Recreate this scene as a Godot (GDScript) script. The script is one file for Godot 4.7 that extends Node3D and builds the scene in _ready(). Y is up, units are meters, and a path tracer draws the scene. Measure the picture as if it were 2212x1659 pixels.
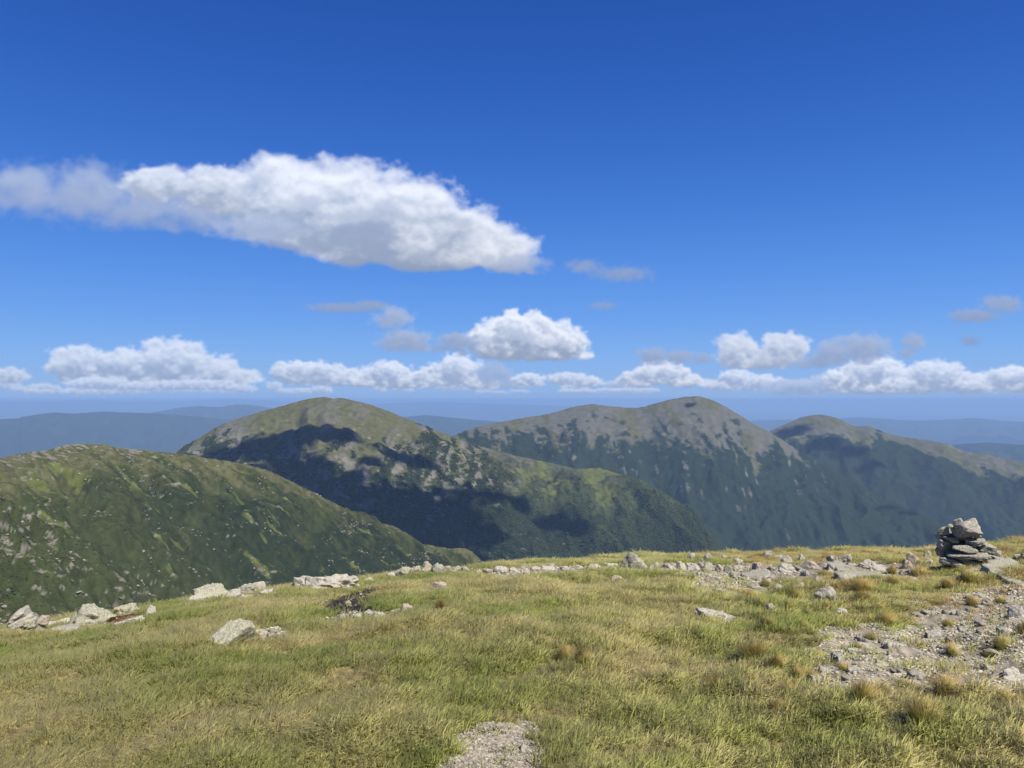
extends Node3D
# A view north across a ravine from a grassy alpine shoulder: camera, sky, sun and haze first,
# then the mountains, then the hilltop with its rocks, cairns, grass and gravel.
# Photograph positions are given in pixels of the photograph scaled to 2212 x 1659.

const LENS := 1671.0
const MID_X := 1106.0
const MID_Y := 829.5
const LEVEL_Y := 862.0          # the row of the photograph at eye level
const EYE := 1.6
var look: Basis
var sun_to: Vector3
var rng := RandomNumberGenerator.new()

func _ready() -> void:
	rng.seed = 7
	look = Basis(Vector3.RIGHT, atan((LEVEL_Y - MID_Y) / LENS))
	sun_to = from_angles(138.0, 51.0)
	var camera := Camera3D.new()
	camera.name = "camera"
	camera.fov = rad_to_deg(2.0 * atan(MID_Y / LENS))
	camera.near = 0.1
	camera.far = 400000.0
	camera.basis = look
	add_child(camera)
	camera.make_current()
	var sun := DirectionalLight3D.new()
	sun.name = "sun"
	sun.light_energy = 1.6
	sun.light_color = Color(1.0, 0.95, 0.87)
	sun.light_angular_distance = 0.5
	sun.shadow_enabled = true
	sun.directional_shadow_max_distance = 12000.0
	add_child(sun)
	sun.look_at_from_position(sun_to * 100.0, Vector3.ZERO, Vector3.UP)
	var around := WorldEnvironment.new()
	around.name = "world_environment"
	var env := Environment.new()
	env.tonemap_mode = Environment.TONE_MAPPER_LINEAR
	env.tonemap_exposure = 1.85
	env.background_mode = Environment.BG_SKY
	env.background_energy_multiplier = 0.54
	env.sdfgi_enabled = true
	env.ssao_enabled = true
	env.ssil_enabled = true
	env.fog_enabled = true
	env.fog_density = 0.000044
	env.fog_light_color = Color.from_rgba8(155, 197, 255)
	var sky := Sky.new()
	var panorama := PanoramaSkyMaterial.new()
	panorama.panorama = ImageTexture.create_from_image(sky_image())
	sky.sky_material = panorama
	env.sky = sky
	around.environment = env
	add_child(around)
	print("sky ", Time.get_ticks_msec())
	build_mountains()
	print("mountains ", Time.get_ticks_msec())
	build_clouds()
	build_ground()
	print("ground ", Time.get_ticks_msec())
	build_rocks()
	print("rocks ", Time.get_ticks_msec())
	build_grass()
	print("grass ", Time.get_ticks_msec())

# ---------------------------------------------------------------- helpers

func from_angles(azimuth: float, height: float) -> Vector3:
	var a := deg_to_rad(azimuth)
	var h := deg_to_rad(height)
	return Vector3(sin(a) * cos(h), sin(h), -cos(a) * cos(h))

func ray(px: float, py: float) -> Vector3:
	return (look * Vector3((px - MID_X) / LENS, (MID_Y - py) / LENS, -1.0)).normalized()

func at(px: float, py: float, distance: float) -> Vector3:
	var r := ray(px, py)
	return r * (distance / Vector2(r.x, r.z).length())

func fbm(seed_value: int, wave: float, octaves: int, kind := FastNoiseLite.TYPE_SIMPLEX_SMOOTH) -> FastNoiseLite:
	var n := FastNoiseLite.new()
	n.seed = seed_value
	n.noise_type = kind
	n.frequency = 1.0 / wave
	n.fractal_type = FastNoiseLite.FRACTAL_FBM if octaves > 1 else FastNoiseLite.FRACTAL_NONE
	n.fractal_octaves = octaves
	return n

func mix3(a: Vector3, b: Vector3, t: float) -> Vector3:
	return a.lerp(b, clampf(t, 0.0, 1.0))

func structure(o: Node3D, called: String, label: String, category: String, kind := "structure") -> Node3D:
	o.name = called
	add_child(o, true)
	o.set_meta("label", label)
	o.set_meta("category", category)
	o.set_meta("kind", kind)
	return o

func thing(o: Node3D, called: String, label: String, category: String, group := "") -> Node3D:
	o.name = numbered(called)
	add_child(o, true)
	o.set_meta("label", label)
	o.set_meta("category", category)
	if group != "":
		o.set_meta("group", group)
	return o

var used_names := {}
func numbered(called: String) -> String:
	var n: int = used_names.get(called, 0)
	used_names[called] = n + 1
	return called if n == 0 else "%s_%03d" % [called, n]

func matte(color: Color, vertex := false) -> StandardMaterial3D:
	var m := StandardMaterial3D.new()
	m.albedo_color = color
	m.roughness = 1.0
	m.metallic_specular = 0.15
	m.vertex_color_use_as_albedo = vertex
	return m

func grid_mesh(points: PackedVector3Array, colors: PackedColorArray, columns: int, rows: int) -> ArrayMesh:
	# row 0 is the farthest; columns run to the right
	var normals := PackedVector3Array()
	normals.resize(points.size())
	var index := PackedInt32Array()
	index.resize((columns - 1) * (rows - 1) * 6)
	var k := 0
	for j in rows:
		var up := maxi(j - 1, 0) * columns
		var down := mini(j + 1, rows - 1) * columns
		var here := j * columns
		for i in columns:
			var l := maxi(i - 1, 0)
			var r := mini(i + 1, columns - 1)
			var n := (points[down + i] - points[up + i]).cross(points[here + r] - points[here + l])
			normals[here + i] = n.normalized() if n.length_squared() > 1e-20 else Vector3.UP
			if i < columns - 1 and j < rows - 1:
				var b := here + i
				var a := b + columns
				index[k] = a
				index[k + 1] = b
				index[k + 2] = a + 1
				index[k + 3] = b
				index[k + 4] = b + 1
				index[k + 5] = a + 1
				k += 6
	return mesh_of(points, normals, colors, index)

func mesh_of(points: PackedVector3Array, normals: PackedVector3Array, colors: PackedColorArray, index: PackedInt32Array) -> ArrayMesh:
	var arrays := []
	arrays.resize(Mesh.ARRAY_MAX)
	arrays[Mesh.ARRAY_VERTEX] = points
	arrays[Mesh.ARRAY_NORMAL] = normals
	if colors.size():
		arrays[Mesh.ARRAY_COLOR] = colors
	arrays[Mesh.ARRAY_INDEX] = index
	var m := ArrayMesh.new()
	m.add_surface_from_arrays(Mesh.PRIMITIVE_TRIANGLES, arrays)
	return m

# ---------------------------------------------------------------- sky

const SKY_W := 4080
const SKY_H := 2040
const SECTOR := 816             # 72 degrees; the same weather goes round five times
const CLOUD_ROWS := 330         # 29 degrees above eye level
var cloud_rows := []
var clouds := []
var cloud_noise: FastNoiseLite
var wisp_noise: FastNoiseLite
var packed := []

# height above eye level in degrees, sky colour there (sRGB)
const SKY_RAMP := [
	[0.0, 146, 179, 226], [1.2, 146, 183, 232], [3.0, 133, 179, 238], [6.0, 109, 163, 237], [9.0, 92, 148, 230], [12.5, 76, 132, 218],
	[17.0, 60, 114, 203], [22.0, 48, 99, 188], [28.0, 39, 86, 172], [45.0, 30, 70, 146], [90.0, 24, 58, 126]]

func sky_color(height: float) -> Color:
	var k := 0
	while k < SKY_RAMP.size() - 2 and height > SKY_RAMP[k + 1][0]:
		k += 1
	var a: Array = SKY_RAMP[k]
	var b: Array = SKY_RAMP[k + 1]
	var t := clampf((height - a[0]) / (b[0] - a[0]), 0.0, 1.0)
	return Color.from_rgba8(int(a[1]), int(a[2]), int(a[3])).lerp(Color.from_rgba8(int(b[1]), int(b[2]), int(b[3])), t)

# A cloud: [thickness, far haze share, grey, lobes [x, y, half width, half height], flat base row]
func sky_clouds() -> Array:
	var list := []
	var band := RandomNumberGenerator.new()
	band.seed = 21
	# low, far row all along the horizon
	for k in 60:
		var x := -120.0 + k * 42.0 + band.randf_range(-20, 20)
		var h := band.randf_range(4, 12)
		var rise := band.randf_range(-4, 16)
		var lobes := []
		if band.randf() < 0.15:
			continue
		for j in 4:
			lobes.append([x + band.randf_range(-55, 55), 846.0 - h * band.randf_range(0.2, 0.8) - rise, band.randf_range(14, 34), h * band.randf_range(0.6, 1.1)])
		list.append([1.0, band.randf_range(0.35, 0.6), 0.08, lobes, 850.0 - rise + band.randf_range(-3, 6)])
	list.append([1.5, 0.32, 0.0, [[275, 786, 80, 34], [370, 775, 72, 42], [165, 785, 62, 38], [450, 796, 66, 30], [330, 812, 190, 28], [500, 815, 60, 22]], 838.0])
	list.append([1.3, 0.40, 0.0, [[210, 828, 70, 13], [420, 832, 110, 12], [300, 834, 90, 10]], 846.0])
	list.append([1.4, 0.28, 0.0, [[690, 806, 66, 25], [640, 806, 45, 26], [740, 818, 62, 22], [605, 800, 26, 18]], 839.0])
	list.append([1.5, 0.24, 0.0, [[838, 806, 58, 24], [870, 822, 60, 20], [800, 822, 40, 18]], 843.0])
	list.append([1.5, 0.22, 0.0, [[985, 800, 58, 30], [945, 812, 52, 24], [1030, 824, 50, 20]], 848.0])
	list.append([0.7, 0.36, 0.4, [[1062, 806, 42, 26], [1090, 824, 34, 18]], 846.0])
	list.append([1.3, 0.28, 0.0, [[1140, 820, 36, 14], [1225, 818, 44, 14], [1268, 824, 34, 12]], 838.0])
	list.append([1.5, 0.20, 0.0, [[1430, 806, 62, 26], [1385, 820, 56, 18], [1478, 824, 44, 18]], 842.0])
	list.append([1.4, 0.28, 0.0, [[1590, 816, 38, 18], [1640, 826, 56, 16], [1560, 832, 40, 12]], 850.0])
	list.append([1.0, 0.40, 0.25, [[1720, 836, 80, 18], [1790, 828, 50, 18]], 858.0])
	list.append([1.5, 0.18, 0.0, [[1890, 800, 66, 28], [1850, 816, 70, 24], [1950, 820, 66, 26], [1900, 834, 110, 22]], 856.0])
	list.append([1.5, 0.24, 0.0, [[2025, 808, 66, 28], [2090, 828, 70, 22], [1990, 832, 70, 20]], 858.0])
	list.append([1.4, 0.22, 0.0, [[2190, 816, 62, 24], [2230, 830, 80, 22], [2130, 834, 60, 14]], 857.0])
	list.append([1.3, 0.30, 0.1, [[20, 812, 40, 18], [-50, 818, 60, 20]], 832.0])
	# nearer, loose pieces above the row
	list.append([1.7, 0.05, 0.0, [[1130, 722, 92, 46], [1195, 742, 80, 38], [1075, 738, 74, 42], [1140, 762, 136, 24]], 786.0])
	list.append([0.75, 0.10, 0.5, [[992, 738, 48, 22], [950, 752, 30, 10]], 768.0])
	list.append([0.7, 0.08, 0.6, [[740, 665, 80, 11], [800, 660, 40, 12]], 684.0])
	list.append([0.8, 0.08, 0.45, [[850, 688, 44, 24], [872, 736, 58, 26], [905, 750, 36, 14]], 768.0])
	list.append([1.0, 0.05, 0.15, [[1592, 752, 48, 34], [1575, 776, 32, 22], [1695, 752, 54, 36], [1645, 780, 92, 22]], 806.0])
	list.append([0.8, 0.10, 0.45, [[1800, 765, 46, 30], [1868, 752, 58, 32], [1760, 786, 66, 18]], 798.0])
	list.append([0.65, 0.1, 0.5, [[1975, 738, 28, 20], [1958, 762, 18, 14]], 792.0])
	list.append([0.7, 0.1, 0.5, [[1410, 770, 34, 20], [1468, 772, 40, 16], [1518, 774, 20, 12]], 794.0])
	list.append([0.65, 0.08, 0.55, [[2165, 656, 50, 20], [2105, 682, 60, 16]], 702.0])
	list.append([0.35, 0.15, 0.65, [[2096, 736, 24, 12]], 752.0])
	list.append([0.32, 0.08, 0.6, [[1345, 592, 70, 18], [1262, 575, 44, 16]], 618.0])
	list.append([0.25, 0.10, 0.6, [[1302, 660, 34, 10]], 676.0])
	# the large cloud: thin, ragged tail to the left, dense body to the right
	list.append([0.34, 0.04, 0.42, [[60, 408, 110, 58], [190, 420, 120, 66], [300, 450, 140, 50], [210, 365, 34, 34], [-70, 410, 90, 40], [420, 462, 130, 46]], 520.0])
	list.append([1.0, 0.0, 0.05, [[345, 398, 92, 42], [455, 406, 96, 46], [520, 440, 90, 40]], 470.0])
	list.append([1.7, 0.0, 0.0, [[610, 420, 110, 88], [720, 440, 150, 96], [860, 472, 160, 92], [990, 520, 130, 74], [1085, 545, 88, 58], [640, 480, 140, 60], [800, 520, 170, 60], [930, 560, 150, 40]], 604.0])
	list.append([0.42, 0.04, 0.4, [[1120, 570, 66, 26], [560, 490, 110, 34]], 602.0])
	return list

func sky_image() -> Image:
	clouds = sky_clouds()
	pack_clouds()
	cloud_noise = fbm(5, 1.0, 6)
	cloud_noise.fractal_gain = 0.56
	wisp_noise = fbm(9, 1.0, 4)
	cloud_rows.resize(CLOUD_ROWS)
	var group := WorkerThreadPool.add_group_task(cloud_row, CLOUD_ROWS)
	WorkerThreadPool.wait_for_group_task_completion(group)
	var im := Image.create_empty(SKY_W, SKY_H, false, Image.FORMAT_RGB8)
	var below := sky_color(0.0)
	im.fill(below)
	for y in SKY_H / 2:
		im.fill_rect(Rect2i(0, y, SKY_W, 1), sky_color(90.0 - (y + 0.5) * 180.0 / SKY_H))
	var bytes := PackedByteArray()
	for j in CLOUD_ROWS:
		bytes.append_array(cloud_rows[CLOUD_ROWS - 1 - j])
	var sector := Image.create_from_data(SECTOR, CLOUD_ROWS, false, Image.FORMAT_RGB8, bytes)
	for k in 6:       # north lies at the left edge of a panorama
		im.blit_rect(sector, Rect2i(0, 0, SECTOR, CLOUD_ROWS), Vector2i(k * SECTOR - SECTOR / 2, SKY_H / 2 - CLOUD_ROWS))
	cloud_rows = []
	return im

func pack_clouds() -> void:
	# each cloud: its lobes as numbers, and the box they fill
	for c in clouds:
		var flat := PackedFloat32Array()
		var box := [1e9, -1e9, 1e9, -1e9]
		var unit := 0.0
		for l in c[3]:
			flat.append_array(PackedFloat32Array([l[0], l[1], 1.0 / l[2], 1.0 / l[3], 1.0 / minf(l[2], l[3] * 1.7)]))
			unit = maxf(unit, l[3])
			box = [minf(box[0], l[0] - l[2] * 1.4), maxf(box[1], l[0] + l[2] * 1.4), minf(box[2], l[1] - l[3] * 1.4), maxf(box[3], l[1] + l[3] * 1.4)]
		packed.append({"lobes": flat, "unit": unit, "x0": box[0], "x1": box[1], "y0": box[2], "y1": minf(box[3], c[4] + unit * 0.6), "thick": c[0], "share": c[1], "grey": c[2], "floor": c[4], "ragged": 0.62 if c[1] == 0.0 else 0.75 if c[0] > 0.9 else 1.0, "soft": 2.6 if c[0] > 0.9 and c[1] > 0.02 else 1.7 if c[0] > 0.9 else 1.1})

func cloud_row(row: int) -> void:
	var out := PackedByteArray()
	out.resize(SECTOR * 3)
	var height := (row + 0.5) * 180.0 / SKY_H
	var base := sky_color(height).srgb_to_linear()
	var sky := Vector3(base.r, base.g, base.b)
	var back := look.inverse()
	for i in SECTOR:
		var azimuth := (i + 0.5 - SECTOR / 2.0) * 360.0 / SKY_W
		var d := back * from_angles(azimuth, height)
		var x := MID_X - LENS * d.x / d.z
		var y := MID_Y + LENS * d.y / d.z
		var c := sky
		for k in packed:
			if x > k.x0 and x < k.x1 and y > k.y0 and y < k.y1:
				c = through_cloud(k, x, y, c)
		var s := Color(c.x, c.y, c.z).linear_to_srgb()
		out[i * 3] = clampi(int(s.r * 255.0 + 0.5), 0, 255)
		out[i * 3 + 1] = clampi(int(s.g * 255.0 + 0.5), 0, 255)
		out[i * 3 + 2] = clampi(int(s.b * 255.0 + 0.5), 0, 255)
	cloud_rows[row] = out

const SKY_HAZE := Vector3(0.27, 0.43, 0.76)
const SUN_IN_SKY := Vector3(0.42, -0.78, 0.47)     # right, up the picture, towards the viewer

func through_cloud(c: Dictionary, x: float, y: float, behind: Vector3) -> Vector3:
	var unit: float = c.unit
	var freq := 0.55 / unit
	var warp := wisp_noise.get_noise_2d(x * freq * 0.9, y * freq * 0.9)
	var wx := x + warp * unit * 0.25
	var wy := y + warp * unit * 0.12
	var lobes: PackedFloat32Array = c.lobes
	var flat := PackedFloat32Array()
	var deep := PackedFloat32Array()
	for l in range(0, lobes.size(), 5):
		var dx := (wx - lobes[l]) * lobes[l + 2]
		var dy := (wy - lobes[l + 1]) * lobes[l + 3]
		var q := dx * dx + dy * dy
		if q < 1.96:
			flat.append(q)
			deep.append(lobes[l + 4] * lobes[l + 4])
	if flat.is_empty():
		return behind
	var ground := maxf(0.0, (y - c.floor + unit * 0.35) / (unit * 0.8))
	var thick: float = c.thick
	var ragged: float = c.ragged
	var steps := 12
	var reach := unit * 1.4
	var step := 2.0 * reach / steps
	var through := 1.0
	var glow := Vector3.ZERO
	var n_lobes := flat.size()
	var tall := clampf((c.floor - y) / (unit * 2.0), 0.0, 1.0)
	var dome: Vector3 = Vector3(0.27, 0.37, 0.58) * (0.72 + 0.28 * tall) * 1.0
	dome = dome.lerp(Vector3(0.25, 0.35, 0.60), c.grey)
	var direct: Vector3 = Vector3(0.64, 0.59, 0.50) * maxf(0.0, 1.0 - 1.6 * c.grey)
	for k in steps:
		var z := reach - (k + 0.5) * step
		var zz := z * z
		var q := 9.0
		for l in n_lobes:
			q = minf(q, flat[l] + zz * deep[l])
		var f := 1.0 - sqrt(q) - ground
		if f < -0.4:
			continue
		var rho := f * 1.15 + cloud_noise.get_noise_3d(x * freq * 1.6, y * freq * 2.2, z * freq * 1.6) * ragged + 0.02
		if rho <= 0.0:
			continue
		rho = minf(rho * c.soft, 1.0) * thick
		var took := 1.0 - exp(-rho * step / unit * 3.2)
		var depth := 0.0
		var s := unit * 0.2
		var p := Vector3(x, y, z)
		for turn in 2:
			p += SUN_IN_SKY * s
			var best := 9.0
			for l in range(0, lobes.size(), 5):
				var v := Vector3((p.x - lobes[l]) * lobes[l + 2], (p.y - lobes[l + 1]) * lobes[l + 3], p.z * lobes[l + 4])
				best = minf(best, v.length_squared())
			if best < 1.96:
				var n := cloud_noise.get_noise_3d(p.x * freq * 1.6, p.y * freq * 2.2, p.z * freq * 1.6)
				depth += clampf(((1.0 - sqrt(best)) * 1.15 + n * 0.75 + 0.02) * 3.0, 0.0, 1.0) * thick * s * 1.6 / unit
			s *= 2.4
		var sunlit := 0.6 * exp(-depth * 2.6) + 0.4 * exp(-depth * 0.6)
		glow += (direct * sunlit + dome) * through * took
		through *= 1.0 - took
		if through < 0.03:
			break
	var share: float = c.share
	return behind * through + glow * (1.0 - share) + SKY_HAZE * share * (1.0 - through)

# ---------------------------------------------------------------- mountains

func along(list: Array, key: float, column: int, field: int) -> float:
	# smooth curve through list, keyed by column 0 .. of each entry
	var n := list.size()
	var k := 0
	while k < n - 2 and key > list[k + 1][column]:
		k += 1
	var p0: float = list[maxi(k - 1, 0)][field]
	var p1: float = list[k][field]
	var p2: float = list[k + 1][field]
	var p3: float = list[mini(k + 2, n - 1)][field]
	var t := clampf((key - list[k][column]) / (list[k + 1][column] - list[k][column]), 0.0, 1.0)
	return cubic_interpolate(p1, p2, p0, p3, t) if field != 2 else lerpf(p1, p2, t)

# crest: [px, py, distance]; foot: [crest px, px, py, distance]
func slope(crest: Array, foot: Array, nu: int, nv: int, nb: int, o: Dictionary) -> Dictionary:
	var points := PackedVector3Array()
	var colors := PackedColorArray()
	var rows := nb + nv
	points.resize(nu * rows)
	colors.resize(nu * rows)
	var sums := [0.0]
	for k in range(1, crest.size()):
		sums.append(sums[-1] + Vector2(crest[k][0] - crest[k - 1][0], crest[k][1] - crest[k - 1][1]).length())
	var keyed := []
	for k in crest.size():
		keyed.append([sums[k], crest[k][0], crest[k][1], crest[k][2]])
	var seed_value: int = o.seed
	var broad := fbm(seed_value, o.wave, 5)
	var gully := fbm(seed_value + 1, o.gully_wave, 4)
	var fine := fbm(seed_value + 2, o.fine_wave, 4)
	var paint: Callable = o.paint
	var last := Vector3.ZERO
	var run := 0.0
	var tops := []
	for i in nu:
		var key: float = sums[-1] * i / (nu - 1.0)
		var kk := 0
		while kk < keyed.size() - 2 and key > keyed[kk + 1][0]:
			kk += 1
		var px := along(keyed, key, 0, 1)
		var py := along(keyed, key, 0, 2)
		var t := clampf((key - keyed[kk][0]) / (keyed[kk + 1][0] - keyed[kk][0]), 0.0, 1.0)
		py = lerpf(keyed[kk][2], keyed[kk + 1][2], t) * 0.4 + cubic_interpolate(keyed[kk][2], keyed[kk + 1][2], keyed[maxi(kk - 1, 0)][2], keyed[mini(kk + 2, keyed.size() - 1)][2], t) * 0.6
		var top := at(px, py, along(keyed, key, 0, 3))
		var bottom := at(along(foot, px, 0, 1), along(foot, px, 0, 2), along(foot, px, 0, 3))
		if i:
			run += Vector2(top.x - last.x, top.z - last.z).length()
		last = top
		tops.append([top, bottom, run, px])
	for i in nu:
		var top: Vector3 = tops[i][0]
		var bottom: Vector3 = tops[i][1]
		run = tops[i][2]
		var size := (bottom - top).length()
		var bend: Vector3 = (top + bottom) * 0.5 + Vector3.UP * size * o.bulge
		var away := Vector3(top.x, 0, top.z).normalized()
		for j in rows:
			var p: Vector3
			var v := 0.0
			if j < nb:
				var b := float(nb - j) / nb
				var back: float = o.back * b * b
				p = top + away * back - Vector3.UP * back * (0.25 + 0.45 * b)
			else:
				v = float(j - nb) / (nv - 1.0)
				v = lerpf(v, v * v, 0.25)
				p = top * (1 - v) * (1 - v) + bend * 2.0 * v * (1 - v) + bottom * v * v
			var inside := smoothstep(0.0, 0.22, v)
			var g := 1.0 - absf(gully.get_noise_2d(run + v * size * o.lean, v * size * 0.45)) * 2.0
			var rise: float = broad.get_noise_2d(p.x, p.z) * o.high * (0.05 + 0.95 * inside)
			rise += (g - 0.6) * o.gully_high * inside
			var f := fine.get_noise_3d(p.x, p.y, p.z)
			rise += f * o.fine_high * (0.6 + 0.4 * inside)
			p.y += rise
			points[j * nu + i] = p
			var c: Vector3 = paint.call(v, p, g, f, tops[i][3])
			colors[j * nu + i] = Color(c.x, c.y, c.z)
	return {"mesh": grid_mesh(points, colors, nu, rows), "points": points, "colors": colors, "columns": nu, "rows": rows, "back": nb}

const FOREST := Vector3(0.017, 0.025, 0.015)
const SCRUB := Vector3(0.034, 0.043, 0.020)
const TUNDRA := Vector3(0.066, 0.070, 0.036)
const MEADOW := Vector3(0.078, 0.094, 0.030)
const TALUS := Vector3(0.078, 0.081, 0.069)
const LEDGE := Vector3(0.118, 0.118, 0.106)

func build_mountains() -> void:
	var terrain := matte(Color.WHITE, true)
	terrain.metallic_specular = 0.0
	var patch := fbm(31, 1.0, 4)
	var speck := fbm(32, 1.0, 3)
	var streak := fbm(33, 1.0, 4)

	# the near ridge
	var near_crest := [[-900, 1260, 480], [-700, 1190, 600], [-400, 1090, 820], [-200, 1034, 1060], [0, 989, 1300], [50, 979, 1350], [100, 972, 1400], [140, 962, 1450], [175, 958, 1480], [225, 960, 1500], [260, 969, 1520], [300, 972, 1530], [350, 977, 1550], [400, 982, 1570], [450, 989, 1590], [500, 997, 1600], [550, 1007, 1620], [600, 1025, 1640], [650, 1050, 1650], [700, 1075, 1660], [750, 1102, 1670], [785, 1122, 1680], [820, 1130, 1690], [850, 1137, 1700], [875, 1152, 1705], [900, 1170, 1710], [925, 1177, 1720], [975, 1185, 1740], [1000, 1184, 1750], [1020, 1192, 1760], [1040, 1212, 1770], [1060, 1240, 1775], [1090, 1300, 1780]]
	var near_foot := [[-900, -200, 1560, 470], [-700, -60, 1480, 540], [-400, 170, 1430, 700], [-200, 350, 1400, 900], [0, 500, 1370, 1120], [225, 720, 1350, 1330], [500, 920, 1330, 1520], [785, 1040, 1320, 1640], [1090, 1140, 1320, 1740]]
	var near_paint := func(v: float, p: Vector3, g: float, grain: float, px: float) -> Vector3:
		var a := patch.get_noise_2d(p.x / 150.0, p.z / 150.0 + p.y / 60.0)
		var b := speck.get_noise_3d(p.x / 15.0, p.y / 8.0, p.z / 15.0)
		var s := streak.get_noise_2d(px / 44.0, v * 1.8)
		var q := streak.get_noise_2d(px / 13.0 + 9.0, v * 2.6)
		var c := mix3(TUNDRA, SCRUB, smoothstep(-0.02, 0.26, v + s * 0.30 + q * 0.15 + a * 0.2))
		c = mix3(c, FOREST, smoothstep(0.20, 0.55, v + s * 0.45 + a * 0.45 + q * 0.2) * smoothstep(-200.0, 330.0, px))
		c = mix3(c, MEADOW, smoothstep(0.26, 0.40, s * 0.55 + q * 0.35 + a * 0.35 + (0.30 if px < 100.0 and px > -250.0 and v > 0.08 and v < 0.24 else 0.0)) * 0.8)
		var rocky := smoothstep(0.16, 0.02, v) * 0.34 * smoothstep(380.0, 220.0, px) + smoothstep(100.0, -250.0, px) * 0.20
		var r := smoothstep(0.32, 0.40, b * 0.8 + rocky + a * 0.30 + maxf(q, s) * 0.30 - 0.17)
		c = mix3(c, LEDGE, r)
		return c * (1.0 + 0.5 * grain)
	var near := slope(near_crest, near_foot, 840, 320, 30, {"seed": 41, "wave": 240.0, "high": 34.0, "gully_wave": 150.0, "gully_high": 24.0, "lean": 0.10, "fine_wave": 14.0, "fine_high": 3.4, "bulge": 0.10, "back": 900.0, "paint": near_paint})
	var o := MeshInstance3D.new()
	o.mesh = near.mesh
	o.material_override = terrain
	structure(o, "mountain_ridge", "green rounded ridge dotted with grey rocks, nearest of the mountains", "mountain")

	# the domed mountain behind it
	var dome_crest := [[240, 1100, 3250], [300, 1040, 3300], [340, 1005, 3330], [375, 978, 3350], [425, 949, 3380], [465, 924, 3400], [500, 909, 3420], [565, 889, 3440], [625, 872, 3450], [665, 862, 3460], [700, 858, 3460], [720, 862, 3465], [737, 860, 3470], [770, 867, 3480], [800, 874, 3490], [850, 892, 3520], [900, 912, 3550], [950, 932, 3580], [1000, 952, 3600], [1030, 962, 3600], [1106, 982, 3580], [1150, 992, 3560], [1200, 1002, 3540], [1240, 1012, 3520], [1262, 1012, 3500], [1296, 1012, 3480], [1331, 1022, 3450], [1386, 1037, 3400], [1416, 1055, 3370], [1466, 1085, 3330], [1506, 1125, 3300], [1531, 1150, 3280], [1556, 1180, 3260], [1590, 1215, 3240], [1640, 1280, 3220]]
	var dome_foot := [[240, 420, 1340, 2250], [500, 700, 1340, 2350], [700, 900, 1340, 2450], [1000, 1170, 1340, 2560], [1300, 1440, 1340, 2650], [1640, 1680, 1340, 2850]]
	var dome_paint := func(v: float, p: Vector3, g: float, grain: float, px: float) -> Vector3:
		var a := patch.get_noise_2d(p.x / 260.0 + 7.0, p.z / 260.0 + p.y / 90.0)
		var k := patch.get_noise_2d(p.x / 95.0 + 3.0, p.z / 95.0 + p.y / 38.0)
		var b := speck.get_noise_3d(p.x / 40.0, p.y / 14.0, p.z / 40.0)
		var spur := smoothstep(960.0, 1120.0, px)
		var e := (p.y + 270.0 + 100.0 * spur) / 110.0 + a * 1.4 + b * 0.35
		var upper := mix3(TALUS, TUNDRA, smoothstep(-0.12, 0.20, a * 0.9 + b * 0.35 + k * 0.25 + 0.06))
		upper = mix3(upper, MEADOW, maxf(spur * 0.9, 0.12) * smoothstep(-0.15, 0.25, a + k * 0.4))
		var c := mix3(FOREST, SCRUB, smoothstep(-1.3, -0.2, e))
		c = mix3(c, upper, smoothstep(0.10, 0.45, e + k * 0.8))
		c = mix3(c, FOREST, smoothstep(0.10, 0.16, k + b * 0.15) * smoothstep(1.5, 0.9, e) * (1.0 - 0.6 * spur))
		c = mix3(c, LEDGE, smoothstep(0.10, 0.16, b * 0.35 - k * 0.8) * smoothstep(-1.1, -0.6, e) * smoothstep(1.2, 0.6, e) * (1.0 - spur))
		c = mix3(c, LEDGE, smoothstep(0.52, 0.60, b + absf(k) * 0.3 - 0.1 * spur))
		return c * (1.0 + 0.4 * grain)
	var dome := slope(dome_crest, dome_foot, 640, 250, 26, {"seed": 51, "wave": 420.0, "high": 66.0, "gully_wave": 380.0, "gully_high": 40.0, "lean": 0.12, "fine_wave": 30.0, "fine_high": 5.0, "bulge": 0.13, "back": 1500.0, "paint": dome_paint})
	o = MeshInstance3D.new()
	o.mesh = dome.mesh
	o.material_override = terrain
	structure(o, "domed_mountain", "broad domed mountain with talus patches and dark cloud shadows", "mountain")

	# the pointed peak
	var peak_crest := [[840, 1020, 4950], [900, 985, 5000], [950, 955, 5060], [992, 937, 5100], [1025, 924, 5120], [1106, 907, 5150], [1191, 892, 5180], [1231, 880, 5200], [1278, 872, 5210], [1306, 876, 5210], [1376, 881, 5230], [1416, 871, 5240], [1456, 862, 5260], [1501, 855, 5270], [1531, 861, 5270], [1566, 877, 5260], [1596, 895, 5240], [1631, 917, 5210], [1661, 932, 5180], [1706, 962, 5120], [1736, 980, 5070], [1771, 1000, 5010], [1816, 1025, 4940], [1870, 1055, 4850], [1940, 1090, 4750], [2020, 1125, 4650], [2120, 1165, 4550], [2250, 1220, 4400], [2400, 1280, 4300]]
	var peak_foot := [[840, 960, 1340, 3500], [1300, 1380, 1340, 3700], [1501, 1590, 1340, 3720], [1700, 1800, 1330, 3750], [2000, 2080, 1330, 3750], [2400, 2480, 1340, 3600]]
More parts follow.
